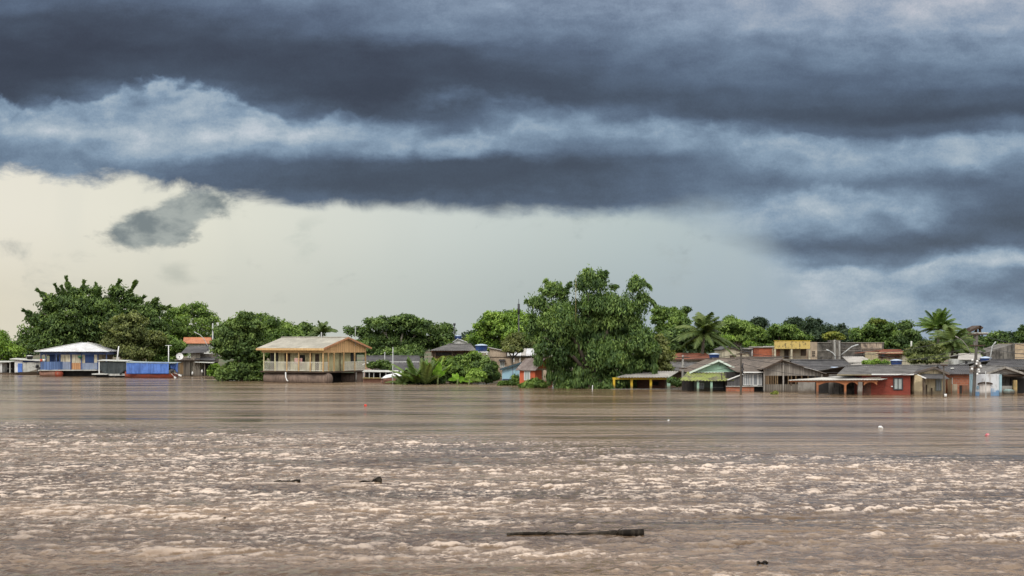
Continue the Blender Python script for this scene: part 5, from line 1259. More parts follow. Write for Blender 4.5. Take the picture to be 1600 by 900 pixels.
# ------------------------------------------------------------------ drift
def driftwood(p0, p1, py, r0, r1, label, seed, knots=()):
    Y = CAM_H*F/(py-HOR); rnd = random.Random(seed); k = Y/F
    L = (p1-p0)*k; t = empty('driftwood_log', (PX(p0, Y), Y, 0), 0, label, 'log')
    n = 22; pts = []; rr = []
    for i in range(n+1):
        f = i/n; pts.append((L*f, rnd.uniform(-.04, .04)+.12*sin(f*3), r0*.25+.02*sin(f*9)+rnd.uniform(-.008, .008)+(r1*.35*max(0, f-.75)*4)))
        rr.append((r0+(r1-r0)*f**2.2)*rnd.uniform(.9, 1.12))
    MB().tube(pts, rr, 9).build('trunk', mcol('wet_bark', (.022, .017, .013), (.012, .010, .008), rough=.85, spec=.1, wet=False, bumpd=.03), t)
    for f, a in knots: MB().tube([(L*f, 0, r0*.3), (L*f+.05, -.03, r0*.3+a*.6), (L*f+.16, -.05, r0*.3+a)], [r0*.4, r0*.28, r0*.12], 6).build('branch_stub', MATS['wet_bark'], t)
driftwood(792, 1006, 836, .04, .09, 'longest dark driftwood log, floating nearest the camera', 1, ((.27, .1), (.8, .18)))
driftwood(428, 468, 753, .025, .05, 'thin dark driftwood stick floating in mid-stream, farther left', 2, ((.55, .1),))
driftwood(562, 595, 753.5, .025, .14, 'short thick-ended driftwood piece floating in mid-stream', 3, ((.6, .2), (.8, .2)))
driftwood(1183, 1198, 881, .02, .03, 'small dark twig floating low at the bottom right', 4, ((.4, .05),))
driftwood(338, 352, 812, .02, .03, 'small dark twig floating in the lower left', 5, ((.4, .05),))
def bag(px, py, r, mat, label, name, cat, seed, sq=(1, 1, 1)):
    Y = CAM_H*F/(py-HOR); rnd = random.Random(seed); m = MB(); n, k = 14, 9; vs = []
    for j in range(k+1):
        a = pi*j/k
        for i in range(n):
            b_ = 2*pi*i/n; q = r*(1+.16*sin(3*b_+j)+.1*rnd.uniform(-1, 1)); vs.append((q*sin(a)*cos(b_)*sq[0], q*sin(a)*sin(b_)*sq[1], q*cos(a)*sq[2]))
    fs = [(j*n+i, (j+1)*n+i, (j+1)*n+(i+1) % n, j*n+(i+1) % n) for j in range(k) for i in range(n)]
    m.add(vs, fs, True); o = m.build(name, mat, None, (PX(px, Y), Y, r*.2), (0, .3, seed)); tag(o, label, cat); return o
bag(1376, 669, .12, whitec, 'crumpled white plastic bag floating on the slack water', 'plastic_bag', 'bag', 1, (1.35, 1, .75))
bag(1542.5, 680.5, .09, mcol('red_plastic', (.55, .05, .09), (.65, .5, .5), wet=False, amt=0), 'small red and white float bobbing at the right', 'float_ball', 'float', 2, (1.3, 1, .8))
bag(571, 634.5, .10, mcol('red_buoy_paint', (.60, .06, .04), (.5, .05, .04), wet=False, amt=0), 'tiny red buoy floating below the yellow house', 'buoy', 'buoy', 3)
bag(1044.5, 657, .05, whitec, 'tiny white scrap floating below the yellow porch', 'plastic_scrap', 'litter', 4, (1.6, 1, .5))
# ------------------------------------------------------------------ foliage
def quad_mesh(name, V, tone, mat, parent, loc=(0, 0, 0), fpv=4):
    n = len(V); me = bpy.data.meshes.new(name)
    me.vertices.add(n); me.vertices.foreach_set('co', V.astype(np.float32).ravel())
    nf = n//4; me.loops.add(n); me.loops.foreach_set('vertex_index', np.arange(n, dtype=np.int32))
    me.polygons.add(nf); me.polygons.foreach_set('loop_start', np.arange(0, n, 4, dtype=np.int32)); me.polygons.foreach_set('loop_total', np.full(nf, 4, dtype=np.int32))
    a = me.attributes.new('tone', 'FLOAT', 'POINT'); a.data.foreach_set('value', np.repeat(tone, 4).astype(np.float32))
    me.materials.append(mat); me.update(); me.validate()
    o = bpy.data.objects.new(name, me); COL.objects.link(o); o.location = loc
    if parent: o.parent = parent
    return o
def unit(v): return v/np.maximum(np.linalg.norm(v, axis=1, keepdims=True), 1e-6)
def leaf_quads(rng, P, N, T, L, W):
    """diamond leaves at P with normal N, long axis T"""
    B_ = unit(np.cross(N, T)); T = unit(T)
    L = L[:, None]; W = W[:, None]
    fold = N*W*.25
    return np.stack([P-T*L*.5, P+B_*W*.5+fold, P+T*L*.5-N*L*.12, P-B_*W*.5+fold], axis=1).reshape(-1, 3)
def crown(rng, lobes, n, leaf=.32, clump=.9, droop=.15, elong=1.7, fill=.16, flat=.6, plumes=(), up=.55, tvar=.22, vert=0.0, tone0=.5):
    """lobes: (x,y,z,rx,ry,rz); leaves gather in clumps over the lobes, with a thinner scatter inside"""
    Lb = np.array(lobes, float); C, Rr = Lb[:, :3], Lb[:, 3:6]
    area = (Rr[:, 0]*Rr[:, 2]+Rr[:, 0]*Rr[:, 1])
    pl = [p for p in plumes]
    pa = sum(np.linalg.norm(np.array(p[1])-np.array(p[0]))*p[2]*1.2 for p in pl); tot = area.sum()+pa
    Ps, Ns, Ts, Ls, Ws, Tn = [], [], [], [], [], []
    nl = n*area.sum()/tot*(1-fill)
    K = np.maximum(3, (4.2*area/clump**2)).astype(int)
    for li in range(len(C)):
        k = K[li]; m = max(6, int(nl*area[li]/area.sum()/k))
        d = unit(rng.normal(size=(k, 3))); d[:, 2] = np.where(d[:, 2] < -.35, -d[:, 2]*.6, d[:, 2]); d = unit(d)
        cc = C[li]+Rr[li]*d*rng.uniform(.72, 1.06, (k, 1)); cr = clump*rng.uniform(.5, 1.25, (k, 1))
        ctone = np.clip(tone0+rng.normal(0, .10)+rng.normal(0, tvar, k)+.18*(d[:, 2]-.2), 0, 1)  # last term paints top light: clumps lighter towards each lobe's top
        dd = unit(rng.normal(size=(k, m, 3)).reshape(-1, 3)).reshape(k, m, 3)
        rad = rng.uniform(0.25, 1, (k, m, 1))**.55
        off = dd*rad*cr[:, None, :]; off[..., 2] *= flat+vert
        p = cc[:, None, :]+off; p[..., 2] -= droop*(off[..., 0]**2+off[..., 1]**2)/np.maximum(cr[:, None, 0], .2)
        nn = unit((dd*.55+d[:, None, :]*.35+np.array([0, 0, up])+rng.normal(0, .38, (k, m, 3))).reshape(-1, 3))
        Ps.append(p.reshape(-1, 3)); Ns.append(nn)
        Tn.append(np.clip(np.repeat(ctone, m)+rng.normal(0, .10, k*m), 0, 1)); 
        t = rng.normal(size=(k*m, 3)); t[:, 2] -= .5+droop*2+vert*2.5; Ts.append(t-nn*(t*nn).sum(1, keepdims=True)*(.7))
        Ls.append(leaf*elong*rng.uniform(.6, 1.25, k*m)); Ws.append(leaf*rng.uniform(.6, 1.2, k*m))
    m = int(n*fill)
    if m:
        li = rng.choice(len(C), m, p=area/area.sum()); d = unit(rng.normal(size=(m, 3)))
        p = C[li]+Rr[li]*d*(rng.uniform(0, 1, (m, 1))**.5)*.82
        Ps.append(p); nn = unit(rng.normal(size=(m, 3))+np.array([0, 0, .4])); Ns.append(nn); Ts.append(np.cross(nn, rng.normal(size=(m, 3))))
        Ls.append(leaf*1.9*rng.uniform(.8, 1.5, m)); Ws.append(leaf*1.7*rng.uniform(.8, 1.5, m)); Tn.append(np.clip(rng.normal(tone0-.15, .12, m), 0, 1))  # inner leaves toned darker, the crown's inner shade put into the colour
    for (a, b_, r0, r1, *rest) in pl:
        a, b_ = np.array(a, float), np.array(b_, float); ax = b_-a; L = np.linalg.norm(ax); ax = ax/L
        m = int(n*L*r0*1.2/tot); f = rng.uniform(0, 1, m)**.85; rr = ((r0+(r1-r0)*f)*(1+.45*np.sin(f*13+rng.uniform(0, 6))+.2*np.sin(f*29)))[:, None]
        d = rng.normal(size=(m, 3)); d -= np.outer(d@ax, ax); d = unit(d)
        curve = rest[0] if rest else 0.0
        p = a+np.outer(f*L, ax)+d*rr*rng.uniform(.1, 1, (m, 1))**.6; p[:, 2] += -curve*(f**2)
        nn = unit(d*.5+np.array([0, 0, .6])+rng.normal(0, .4, (m, 3)))
        Ps.append(p); Ns.append(nn); Ts.append(ax*1.2+d*.6+rng.normal(0, .25, (m, 3))-np.array([0, 0, droop*1.5+vert+curve*.4]))
        Ls.append(leaf*elong*rng.uniform(.8, 1.5, m)); Ws.append(leaf*rng.uniform(.6, 1.1, m)); Tn.append(np.clip(tone0+rng.normal(0, .15, m)+rng.normal(0, tvar*.5), 0, 1))
    P, N, T, L, W, tn = map(np.concatenate, (Ps, Ns, Ts, Ls, Ws, Tn))
    return leaf_quads(rng, P, N, T, L, W), tn

bark = mcol('grey_bark', (.17, .15, .12), (.11, .095, .075), amt=.3, wet=True, bumpd=.02)
barkd = mcol('dark_bark', (.08, .065, .05), (.055, .045, .035), amt=.3, wet=True, bumpd=.02)
LF = {
 'deep': mleaf('deep_green_leaves', (0.024, 0.047, 0.014), (0.088, 0.147, 0.044), (0.226, 0.319, 0.088), .3),
 'green': mleaf('green_leaves', (0.029, 0.059, 0.014), (0.122, 0.201, 0.048), (0.293, 0.407, 0.099), .3),
 'bright': mleaf('bright_green_leaves', (0.034, 0.073, 0.014), (0.152, 0.260, 0.044), (0.354, 0.496, 0.099), .3),
 'olive': mleaf('olive_green_leaves', (0.041, 0.059, 0.018), (0.146, 0.177, 0.059), (0.342, 0.366, 0.138), .3),
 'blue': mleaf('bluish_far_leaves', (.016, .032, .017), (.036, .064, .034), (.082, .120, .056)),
 'yellow': mleaf('yellow_green_leaves', (.06, .09, .015), (.16, .20, .035), (.38, .38, .08)),
 'palm': mleaf('palm_leaflets', (0.034, 0.059, 0.018), (0.104, 0.153, 0.044), (0.232, 0.277, 0.094), .25),
 'banana': mleaf('banana_leaf_blade', (.05, .12, .015), (.14, .29, .03), (.30, .50, .08), .35),
 'bamboo': mleaf('bamboo_like_leaves', (0.022, 0.052, 0.015), (0.104, 0.177, 0.053), (0.275, 0.389, 0.105), .3),
}
def tree(name, label, Y, lobes, trunk, n, leaf=.30, mat='green', clump=.9, seed=1, plumes=(), group=None, bk=bark, limbs=5, tr=.22, ysp=.6, cat='tree', fork=.45, **kw):
    """lobes in (px,row,half width,half height); trunk=(px, foot row or None)"""
    rng = np.random.default_rng(seed); k = Y/F
    tx = PX(trunk[0], Y); gz = ground(tx, Y) if trunk[1] is None else PZ(trunk[1], Y)
    gz = min(gz, ground(tx, Y)+.0) if trunk[1] is None else gz
    t = empty(name, (tx, Y, gz), 0, label, cat, group)
    Lb = []
    for q in lobes:
        px, py, hw, hh = q[:4]; dy = q[4] if len(q) > 4 else rng.uniform(-ysp, ysp)*hw*k*.9
        Lb.append((PX(px, Y)-tx, dy, PZ(py, Y)-gz, hw*k, max(hw*k*.85, .5), hh*k))
    # break large lobes into sub-lobes so that the outline is uneven
    S = []
    for (x, y, z, rx, ry, rz) in Lb:
        S.append((x, y, z, rx*.72, ry*.72, rz*.72))
        nn = int(4+rx*1.6)
        for i in range(nn):
            a = rng.uniform(0, 2*pi); e = rng.uniform(-.35, 1.2); f = rng.uniform(.18, .40)
            S.append((x+rx*(1-f)*cos(a)*cos(e), y+ry*(1-f)*sin(a)*cos(e), z+rz*(1-f)*sin(e), rx*f, ry*f, rz*f*1.05))
    Pl = []
    for q in plumes:
        (a, b_, c, d, r0, r1) = q[:6]; cv_ = q[6] if len(q) > 6 else 0; dy = rng.uniform(-1, 1)*.8
        Pl.append(((PX(a, Y)-tx, dy*.3, PZ(b_, Y)-gz), (PX(c, Y)-tx, dy, PZ(d, Y)-gz), r0*k, r1*k, cv_*k))
    V, tn = crown(rng, S, int(n*1.45), leaf*.84, clump, plumes=Pl, **kw)
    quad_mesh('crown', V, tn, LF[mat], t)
    # trunk, limbs into the lobes
    top = max(z for (_, _, z, *_) in Lb); zc = sum(z for (_, _, z, *_) in Lb)/len(Lb); zl = min(z-rz*.3 for (_, _, z, _, _, rz) in Lb)
    fk = max(.4, min(zc*fork if zl < zc*fork else zl*.8, zc)); m = MB()
    lean = rng.uniform(-.2, .2)
    m.tube([(0, 0, -.8), (0, 0, 0), (lean*.5, 0, fk*.5), (lean, .1, fk)], [tr*1.3, tr*1.15, tr*.9, tr*.78], 9)
    order = sorted(range(len(Lb)), key=lambda i: -Lb[i][3])[:limbs]
    for i in order:
        x, y, z, rx, ry, rz = Lb[i]; e = Vector((x, y, z+rz*.2)); s_ = Vector((lean, .1, fk-.1))
        mid = s_.lerp(e, .5)+Vector((rng.uniform(-.3, .3), rng.uniform(-.3, .3), rng.uniform(-.1, .4)))
        m.tube([s_, mid, e], [tr*.62, tr*.42, tr*.18], 7)
        for j in range(3):
            a = mid.lerp(e, rng.uniform(0, .6)); b_ = e+Vector((rx*rng.uniform(-.8, .8), ry*rng.uniform(-.8, .8), rz*rng.uniform(-.1, .8)))
            m.tube([a, a.lerp(b_, .5)+Vector((0, 0, .15)), b_], [tr*.26, tr*.16, tr*.05], 5)
    for (a, b_, r0, r1, cv_) in Pl: m.tube([a, Vector(a).lerp(Vector(b_), .6), Vector(b_)-Vector((0, 0, cv_))], [tr*.25, tr*.15, .02], 5)
    m.build('trunk', bk, t)
    return t

def palm(label, Y, px, pyc, foot, nf, Lpx, seed, lean=0.0, droopy=1.0, mat='palm', upr=.25, tr=.16, name='coconut_palm', group=None, wl=.55, elr=(-.25, 1.35)):
    """trunk to the crown at (px,pyc); fronds of Lpx columns length, each a part"""
    rng = random.Random(seed); k = Y/F; zc = PZ(pyc, Y); x = PX(px, Y); gz = ground(x, Y) if foot is None else PZ(foot, Y)
    t = empty(name, (x-lean, Y, gz), 0, label, 'palm', group); h = zc-gz
    pts = [(lean*(max(f, 0)**1.6), 0, h*f) for f in (-.1, 0, .2, .4, .6, .8, 1)] if lean else [(0, 0, h*f) for f in (-.1, 0, .3, .6, 1)]
    MB().tube(pts, [tr*1.4]+[tr*1.3]+[tr]*(len(pts)-3)+[tr*.9], 10).build('trunk', bark, t)
    c = Vector((lean, 0, h)); L0 = Lpx*k
    for i in range(nf):
        a = 2*pi*i/nf*2.4+rng.uniform(-.2, .2); el = rng.uniform(*elr)-(0 if rng.random() > upr else -.3); L = L0*rng.uniform(.8, 1.1)*(1 if el > 0 else .85)
        el = min(el, 1.5); d = Vector((cos(a)*cos(el), sin(a)*cos(el), sin(el))); hd = Vector((cos(a), sin(a), 0))
        n = 14; P = []
        for j in range(n+1):
            f = j/n; p = c+d*L*f+hd*L*.12*f*f-Vector((0, 0, 1))*L*droopy*(.55*f*f+.12*f**3)*(.55+.45*cos(el)); P.append(p)
        V = []
        side0 = d.cross(Vector((0, 0, 1)))
        if side0.length < .05: side0 = Vector((-sin(a), cos(a), 0))
        side0.normalize(); tones = []
        tb = min(1, max(0, rng.gauss(.5, .2)))
        ns = 44
        for j in range(ns):
            f = .06+.94*j/ns; q = f*n; i0 = min(int(q), n-1); p = P[i0].lerp(P[i0+1], q-i0); tg = (P[i0+1]-P[i0]).normalized()
            wl_ = L*.27*(sin(pi*(f**.7))**.5)*wl/.55*rng.uniform(.85, 1.1)
            for sg in (-1, 1):
                dr = (side0*sg*.8+tg*.75-Vector((0, 0, 1))*rng.uniform(.35, .75)*droopy).normalized(); e = p+dr*wl_
                wv = tg*(.045+.012*L); lift = Vector((0, 0, .02))
                V += [p-wv*.8, p+wv*.8, e+wv*.15-Vector((0, 0, wl_*.12)), e-wv*.15-Vector((0, 0, wl_*.12))]; tones.append(min(1, max(0, tb+rng.uniform(-.15, .15))))
        # rachis as slim quads
        for j in range(n):
            w = Vector((0, 0, 1))*(.05*(1-j/n)+.012); V += [P[j]-w, P[j+1]-w, P[j+1]+w, P[j]+w]; tones.append(.75)
            w = side0*(.05*(1-j/n)+.012); V += [P[j]-w, P[j+1]-w, P[j+1]+w, P[j]+w]; tones.append(.75)
        quad_mesh('frond', np.array([tuple(v) for v in V]), np.array(tones), LF[mat], t)
    return t

def banana(label, Y, px, foot, blades, seed, mat='banana', name='banana_plant'):
    """blades: (tip px, tip row, width m, curl)"""
    rng = random.Random(seed); k = Y/F; t = empty(name, (PX(px, Y), Y, PZ(foot, Y)), 0, label, 'plant')
    MB().tube([(0, 0, -.6), (0, 0, .5), (.05, 0, .9)], [.12, .1, .06], 8).build('stem', LF['olive'] if False else mcol('green_stem', (.16, .20, .07), (.12, .15, .05), wet=False), t)
    for (tx, ty, w, cu) in blades:
        T = Vector(((tx-px)*k, rng.uniform(-.6, .3), PZ(ty, Y)-PZ(foot, Y))); S0 = Vector((.03, 0, .7)); n = 10; V = []; tn = []
        mid = S0.lerp(T, .5)+Vector((0, 0, cu))
        def bz(f): return S0*(1-f)**2+mid*2*f*(1-f)+T*f*f
        tone = rng.uniform(.3, .9)
        for j in range(n):
            f0, f1 = j/n, (j+1)/n; a, b_ = bz(f0), bz(f1); tg = (b_-a).normalized(); s_ = tg.cross(Vector((0, 1, .3))).normalized()
            w0 = w*(sin(pi*min(1, max(0, (f0-.12)/.88)))**.6 if f0 > .12 else .04); w1 = w*(sin(pi*min(1, max(0, (f1-.12)/.88)))**.6 if f1 > .12 else .04)
            if j == n-1: w1 = .01
            for sg in (-1, 1):
                dn = Vector((0, rng.uniform(-.04, .04), -.12))
                V += [a, a+(s_*sg+dn)*w0, b_+(s_*sg+dn)*w1, b_]; tn.append(min(1, max(0, tone+rng.uniform(-.12, .12)+(.06*sg))))
        quad_mesh('leaf_blade', np.array([tuple(v) for v in V]), np.array(tn), LF[mat], t)
    return t

G_L, G_R = 'trees along the left bank', 'trees behind the right bank'
def trees_left():
    tree('broadleaf_tree', 'pale green tree at the far left edge behind the boat shed', 212, [(2, 545, 22, 32), (-25, 535, 30, 30), (22, 560, 22, 24), (-5, 572, 16, 14)], (0, None), 5200, .30, 'bright', 1.0, 1, group=G_L)
    tree('broadleaf_tree', 'huge dark tree with upswept branches rising behind the blue floating house', 206,
         [(165, 515, 44, 40), (110, 520, 50, 34), (72, 505, 38, 30), (122, 484, 36, 22), (148, 462, 14, 13), (118, 460, 12, 14), (88, 474, 16, 14), (184, 460, 16, 14), (208, 468, 12, 12), (72, 480, 12, 10), (134, 456, 8, 10), (165, 482, 36, 22), (205, 487, 30, 22), (235, 492, 24, 20), (90, 540, 52, 36), (145, 530, 50, 40), (200, 525, 40, 40), (48, 530, 26, 28), (240, 525, 26, 36)],
         (135, None), 30000, .30, 'deep', 1.0, 2, limbs=8, tr=.5, group=G_L, up=.45, elong=2.2, tvar=.26,
         plumes=[(88, 478, 58, 452, 7, 2), (108, 474, 97, 446, 6, 1.5), (112, 470, 103, 432, 7, 1.5), (126, 468, 131, 438, 7, 1.5), (152, 474, 148, 441, 6, 1.5), (172, 470, 187, 437, 8, 2), (194, 474, 215, 439, 7, 1.5), (208, 480, 226, 462, 7, 2), (226, 482, 248, 466, 7, 2), (62, 500, 34, 484, 8, 2), (100, 470, 88, 444, 5, 1), (240, 486, 266, 478, 6, 2), (96, 482, 66, 468, 6, 1.5), (150, 466, 158, 450, 6, 2), ])
    tree('broadleaf_tree', 'rounded olive tree in front of the dark one above the dark tarpaulin', 194, [(205, 520, 38, 30), (188, 540, 30, 28), (228, 540, 30, 28), (205, 505, 26, 18), (212, 556, 36, 20)], (208, None), 13000, .26, 'olive', .8, 3, group=G_L, tr=.25, tvar=.3)
    tree('broadleaf_tree', 'open light green tree with sky showing through, above the orange roof', 214, [(300, 492, 30, 20), (275, 500, 24, 20), (322, 505, 20, 20), (300, 515, 38, 22), (262, 520, 22, 26), (340, 525, 14, 14), (290, 540, 40, 26)], (300, None), 9500, .28, 'green', .75, 4, group=G_L, tr=.3, fill=.05, tone0=.6)
    tree('broadleaf_tree', 'low dense bush-like tree behind the T mast', 196, [(258, 545, 22, 22), (240, 560, 20, 16), (278, 548, 18, 20), (262, 570, 26, 14)], (260, None), 5200, .26, 'green', .7, 5, group=G_L)
    tree('waterside_tree', 'full dark green tree with its foliage down to the water left of the yellow house', 166, [(378, 545, 38, 40), (365, 520, 28, 22), (395, 515, 26, 22), (350, 545, 20, 22), (405, 555, 20, 34), (375, 580, 36, 16), (410, 580, 20, 16), (362, 590, 24, 7), (398, 590, 28, 7), (385, 500, 18, 12)], (378, 596), 20000, .26, 'deep', .8, 6, group=G_L, tr=.3, tone0=.6, tvar=.26, fill=.2)
    tree('broadleaf_tree', 'round-topped green tree peeping over the left end of the tan roof', 186, [(420, 512, 34, 22), (398, 505, 26, 16), (445, 520, 24, 22), (430, 530, 40, 22), (462, 530, 18, 16)], (425, None), 9000, .27, 'green', .8, 7, group=G_L, tr=.3)
    tree('broadleaf_tree', 'small dark tree with round leaf tufts left of the little palm', 190, [(476, 512, 10, 9), (466, 516, 8, 8), (480, 528, 14, 12), (492, 515, 5, 6)], (477, None), 2200, .3, 'deep', .8, 8, group=G_L, tr=.12)
    palm('small coconut palm showing above the ridge of the yellow house', 182, 503, 520, None, 17, 28, 3, 0, .8, tr=.14)
    tree('rain_tree', 'wide dark spreading tree with pale limbs and see-through edge right of the yellow house', 186,
         [(625, 515, 34, 22), (590, 510, 28, 16), (660, 515, 32, 20), (560, 520, 18, 12), (600, 535, 40, 22), (650, 540, 40, 24), (685, 530, 20, 22), (545, 518, 10, 8), (572, 545, 28, 18), (635, 503, 26, 12), (700, 545, 12, 16), (625, 555, 50, 14)],
         (626, 568), 19000, .28, 'deep', .72, 9, group=G_L, limbs=9, tr=.34, fill=.05, fork=.3, tvar=.2, bk=mcol('pale_bark', (.34, .31, .25), (.24, .22, .18), amt=.3))
    tree('broadleaf_tree', 'slim dark tree beside the latticed antenna mast', 196, [(698, 515, 10, 10), (700, 530, 12, 16), (694, 545, 14, 14)], (698, None), 2600, .28, 'deep', .7, 10, group=G_L, tr=.14)
    tree('broadleaf_tree', 'bright green tree between the blue tank and the great tree', 184, [(775, 503, 24, 16), (800, 498, 20, 14), (760, 520, 22, 16), (795, 520, 30, 22), (745, 533, 14, 10), (775, 540, 40, 14), (820, 510, 20, 20), (752, 511, 9, 6)], (785, None), 13000, .30, 'bright', .8, 11, group=G_L, tr=.26, fill=.09, tvar=.3)
    tree('broadleaf_tree', 'reddish green bushy tree right of the small white building', 188, [(735, 535, 12, 8), (725, 545, 10, 8)], (735, None), 1500, .25, 'olive', .6, 12, group=G_L, tr=.1)
    tree('umbrella_tree', 'slender tree with a flat umbrella crown before the light blue house', 150, [(806, 533, 18, 9), (795, 540, 12, 7), (822, 538, 16, 9), (806, 526, 12, 5), (800, 547, 18, 5)], (801, 604), 5500, .20, 'olive', .5, 13, group=G_L, tr=.13, fill=.05, fork=.8, bk=bark)
    # filler greenery at the foot
    tree('bush', 'bright leafy bush at the water between the shack and the dark waterside tree', 177, [(337, 578, 9, 9), (345, 585, 10, 6), (330, 583, 6, 6)], (338, 590), 1300, .3, 'bright', .5, 14, cat='bush', tr=.05, limbs=2)
    tree('bush', 'dense dark bush between the covered jetty and grey roofs', 166, [(595, 571, 16, 7), (582, 572, 10, 6), (604, 575, 10, 6)], (595, 584), 2200, .22, 'deep', .5, 15, cat='bush', tr=.05, limbs=2)
trees_left()
def clump_mid():
    # palm-like clump in the water
    PK = dict(name='clumping_palm', upr=0, tr=.07)
    palm('leftmost low palm of the clump in the water, arching over to the left', 152, 632, 600, 606, 16, 34, 11, 0, .6, mat='palm', elr=(.15, 1.2), wl=.42, **PK)
    palm('tall arching palm in the left half of the palm clump', 151, 650, 599, 607, 18, 50, 12, 0, .38, mat='green', elr=(.55, 1.5), wl=.34, **PK)
    palm('pale yellowish-stemmed palm in the centre of the palm clump', 150, 665, 600, 607, 16, 46, 14, 0, .35, mat='palm', elr=(.6, 1.5), wl=.34, **PK)
    palm('young upright palm at the right of the palm clump, beside the bright banana leaf', 153, 680, 598, 606, 18, 46, 13, 0, .35, mat='bright', elr=(.6, 1.5), wl=.34, **PK)
    tree('bush', 'dark low undergrowth at the foot of the palm clump', 153.5, [(645, 597, 16, 7), (665, 596, 16, 9), (685, 594, 14, 9), (625, 600, 12, 4)], (655, 606), 3200, .24, 'deep', .5, 30, cat='bush', tr=.05, limbs=2)
    banana('banana plant with one tall bright upright leaf in the palm clump', 150.5, 684, 602, [(685, 563, .42, -.1), (697, 580, .22, .3), (675, 577, .2, .3)], 1)
    banana('low banana plant with several bright leaves at the foot of the bushes', 149, 715, 605, [(706, 584, .22, .1), (714, 582, .2, .0), (724, 590, .2, .2), (738, 597, .24, .4), (700, 594, .2, .3), (722, 596, .2, .1)], 2)
    banana('wide-leaved banana plant leaning right low over the water', 148.5, 733, 606, [(752, 596, .2, .5), (742, 590, .16, .3), (725, 592, .16, .2)], 3, 'green')
    tree('bush', 'tall mixed green bush right of the palm clump, below the blue tank', 155, [(722, 572, 22, 16), (740, 563, 20, 16), (705, 580, 20, 16), (735, 585, 26, 16), (712, 592, 26, 10)], (725, 603), 9500, .22, 'green', .6, 21, cat='bush', tr=.1, limbs=4, tvar=.3)
    tree('bush', 'dark rounded bush right of the blue tank stand, reaching the water', 153, [(763, 575, 14, 14), (755, 588, 22, 14), (768, 590, 12, 12), (748, 576, 12, 12)], (760, 604), 7500, .24, 'deep', .6, 22, cat='bush', tr=.1, limbs=3, tone0=.6)
    tree('bush', 'bright yellow-green low bush in front of the dark rounded bush', 151.5, [(744, 585, 10, 9), (738, 592, 8, 7), (752, 590, 8, 8)], (745, 603), 2300, .26, 'bright', .5, 23, cat='bush', tr=.05, limbs=2, tone0=.75)
    tree('bush', 'yellowish flowering bush before the brown timber house', 160, [(700, 562, 14, 6), (684, 566, 10, 6), (672, 572, 8, 6)], (690, 580), 1700, .2, 'yellow', .4, 24, cat='bush', tr=.05, limbs=2, tone0=.4)
    tree('bush', 'low weedy bush at the foot of the slender umbrella tree', 147, [(800, 598, 9, 4), (812, 599, 9, 4), (788, 600, 9, 3.5), (804, 591, 3, 6)], (801, 605), 2300, .2, 'green', .4, 25, cat='bush', tr=.04, limbs=2)
    tree('bush', 'low green mound of grass in front of the orange house', 140, [(833, 601, 16, 6), (822, 603, 12, 4), (846, 602, 10, 6), (836, 596, 8, 4)], (833, 609), 4200, .16, 'green', .3, 26, cat='bush', tr=.03, limbs=2, elong=3, tone0=.6)
    tree('bush', 'small bright green tuft floating by the plank barn', 122, [(1212, 614, 4, 2.6), (1208.5, 615.5, 3, 1.6)], (1212, 616.5), 420, .12, 'yellow', .2, 27, cat='bush', tr=.02, limbs=1)
    tree('bush', 'row of low green plants on the pale slanting roof edge', 147, [(1355, 567, 7, 3.5), (1368, 566, 8, 4), (1381, 568, 8, 3)], (1368, 573), 1300, .2, 'bright', .35, 28, cat='bush', tr=.03, limbs=2)
    tree('bush', 'dark creeper bush behind the left concrete utility pole', 133, [(1058, 599, 9, 7), (1074, 601, 9, 7), (1050, 596, 5, 6)], (1060, 609), 1700, .18, 'deep', .4, 29, cat='bush', tr=.03, limbs=2)
clump_mid()

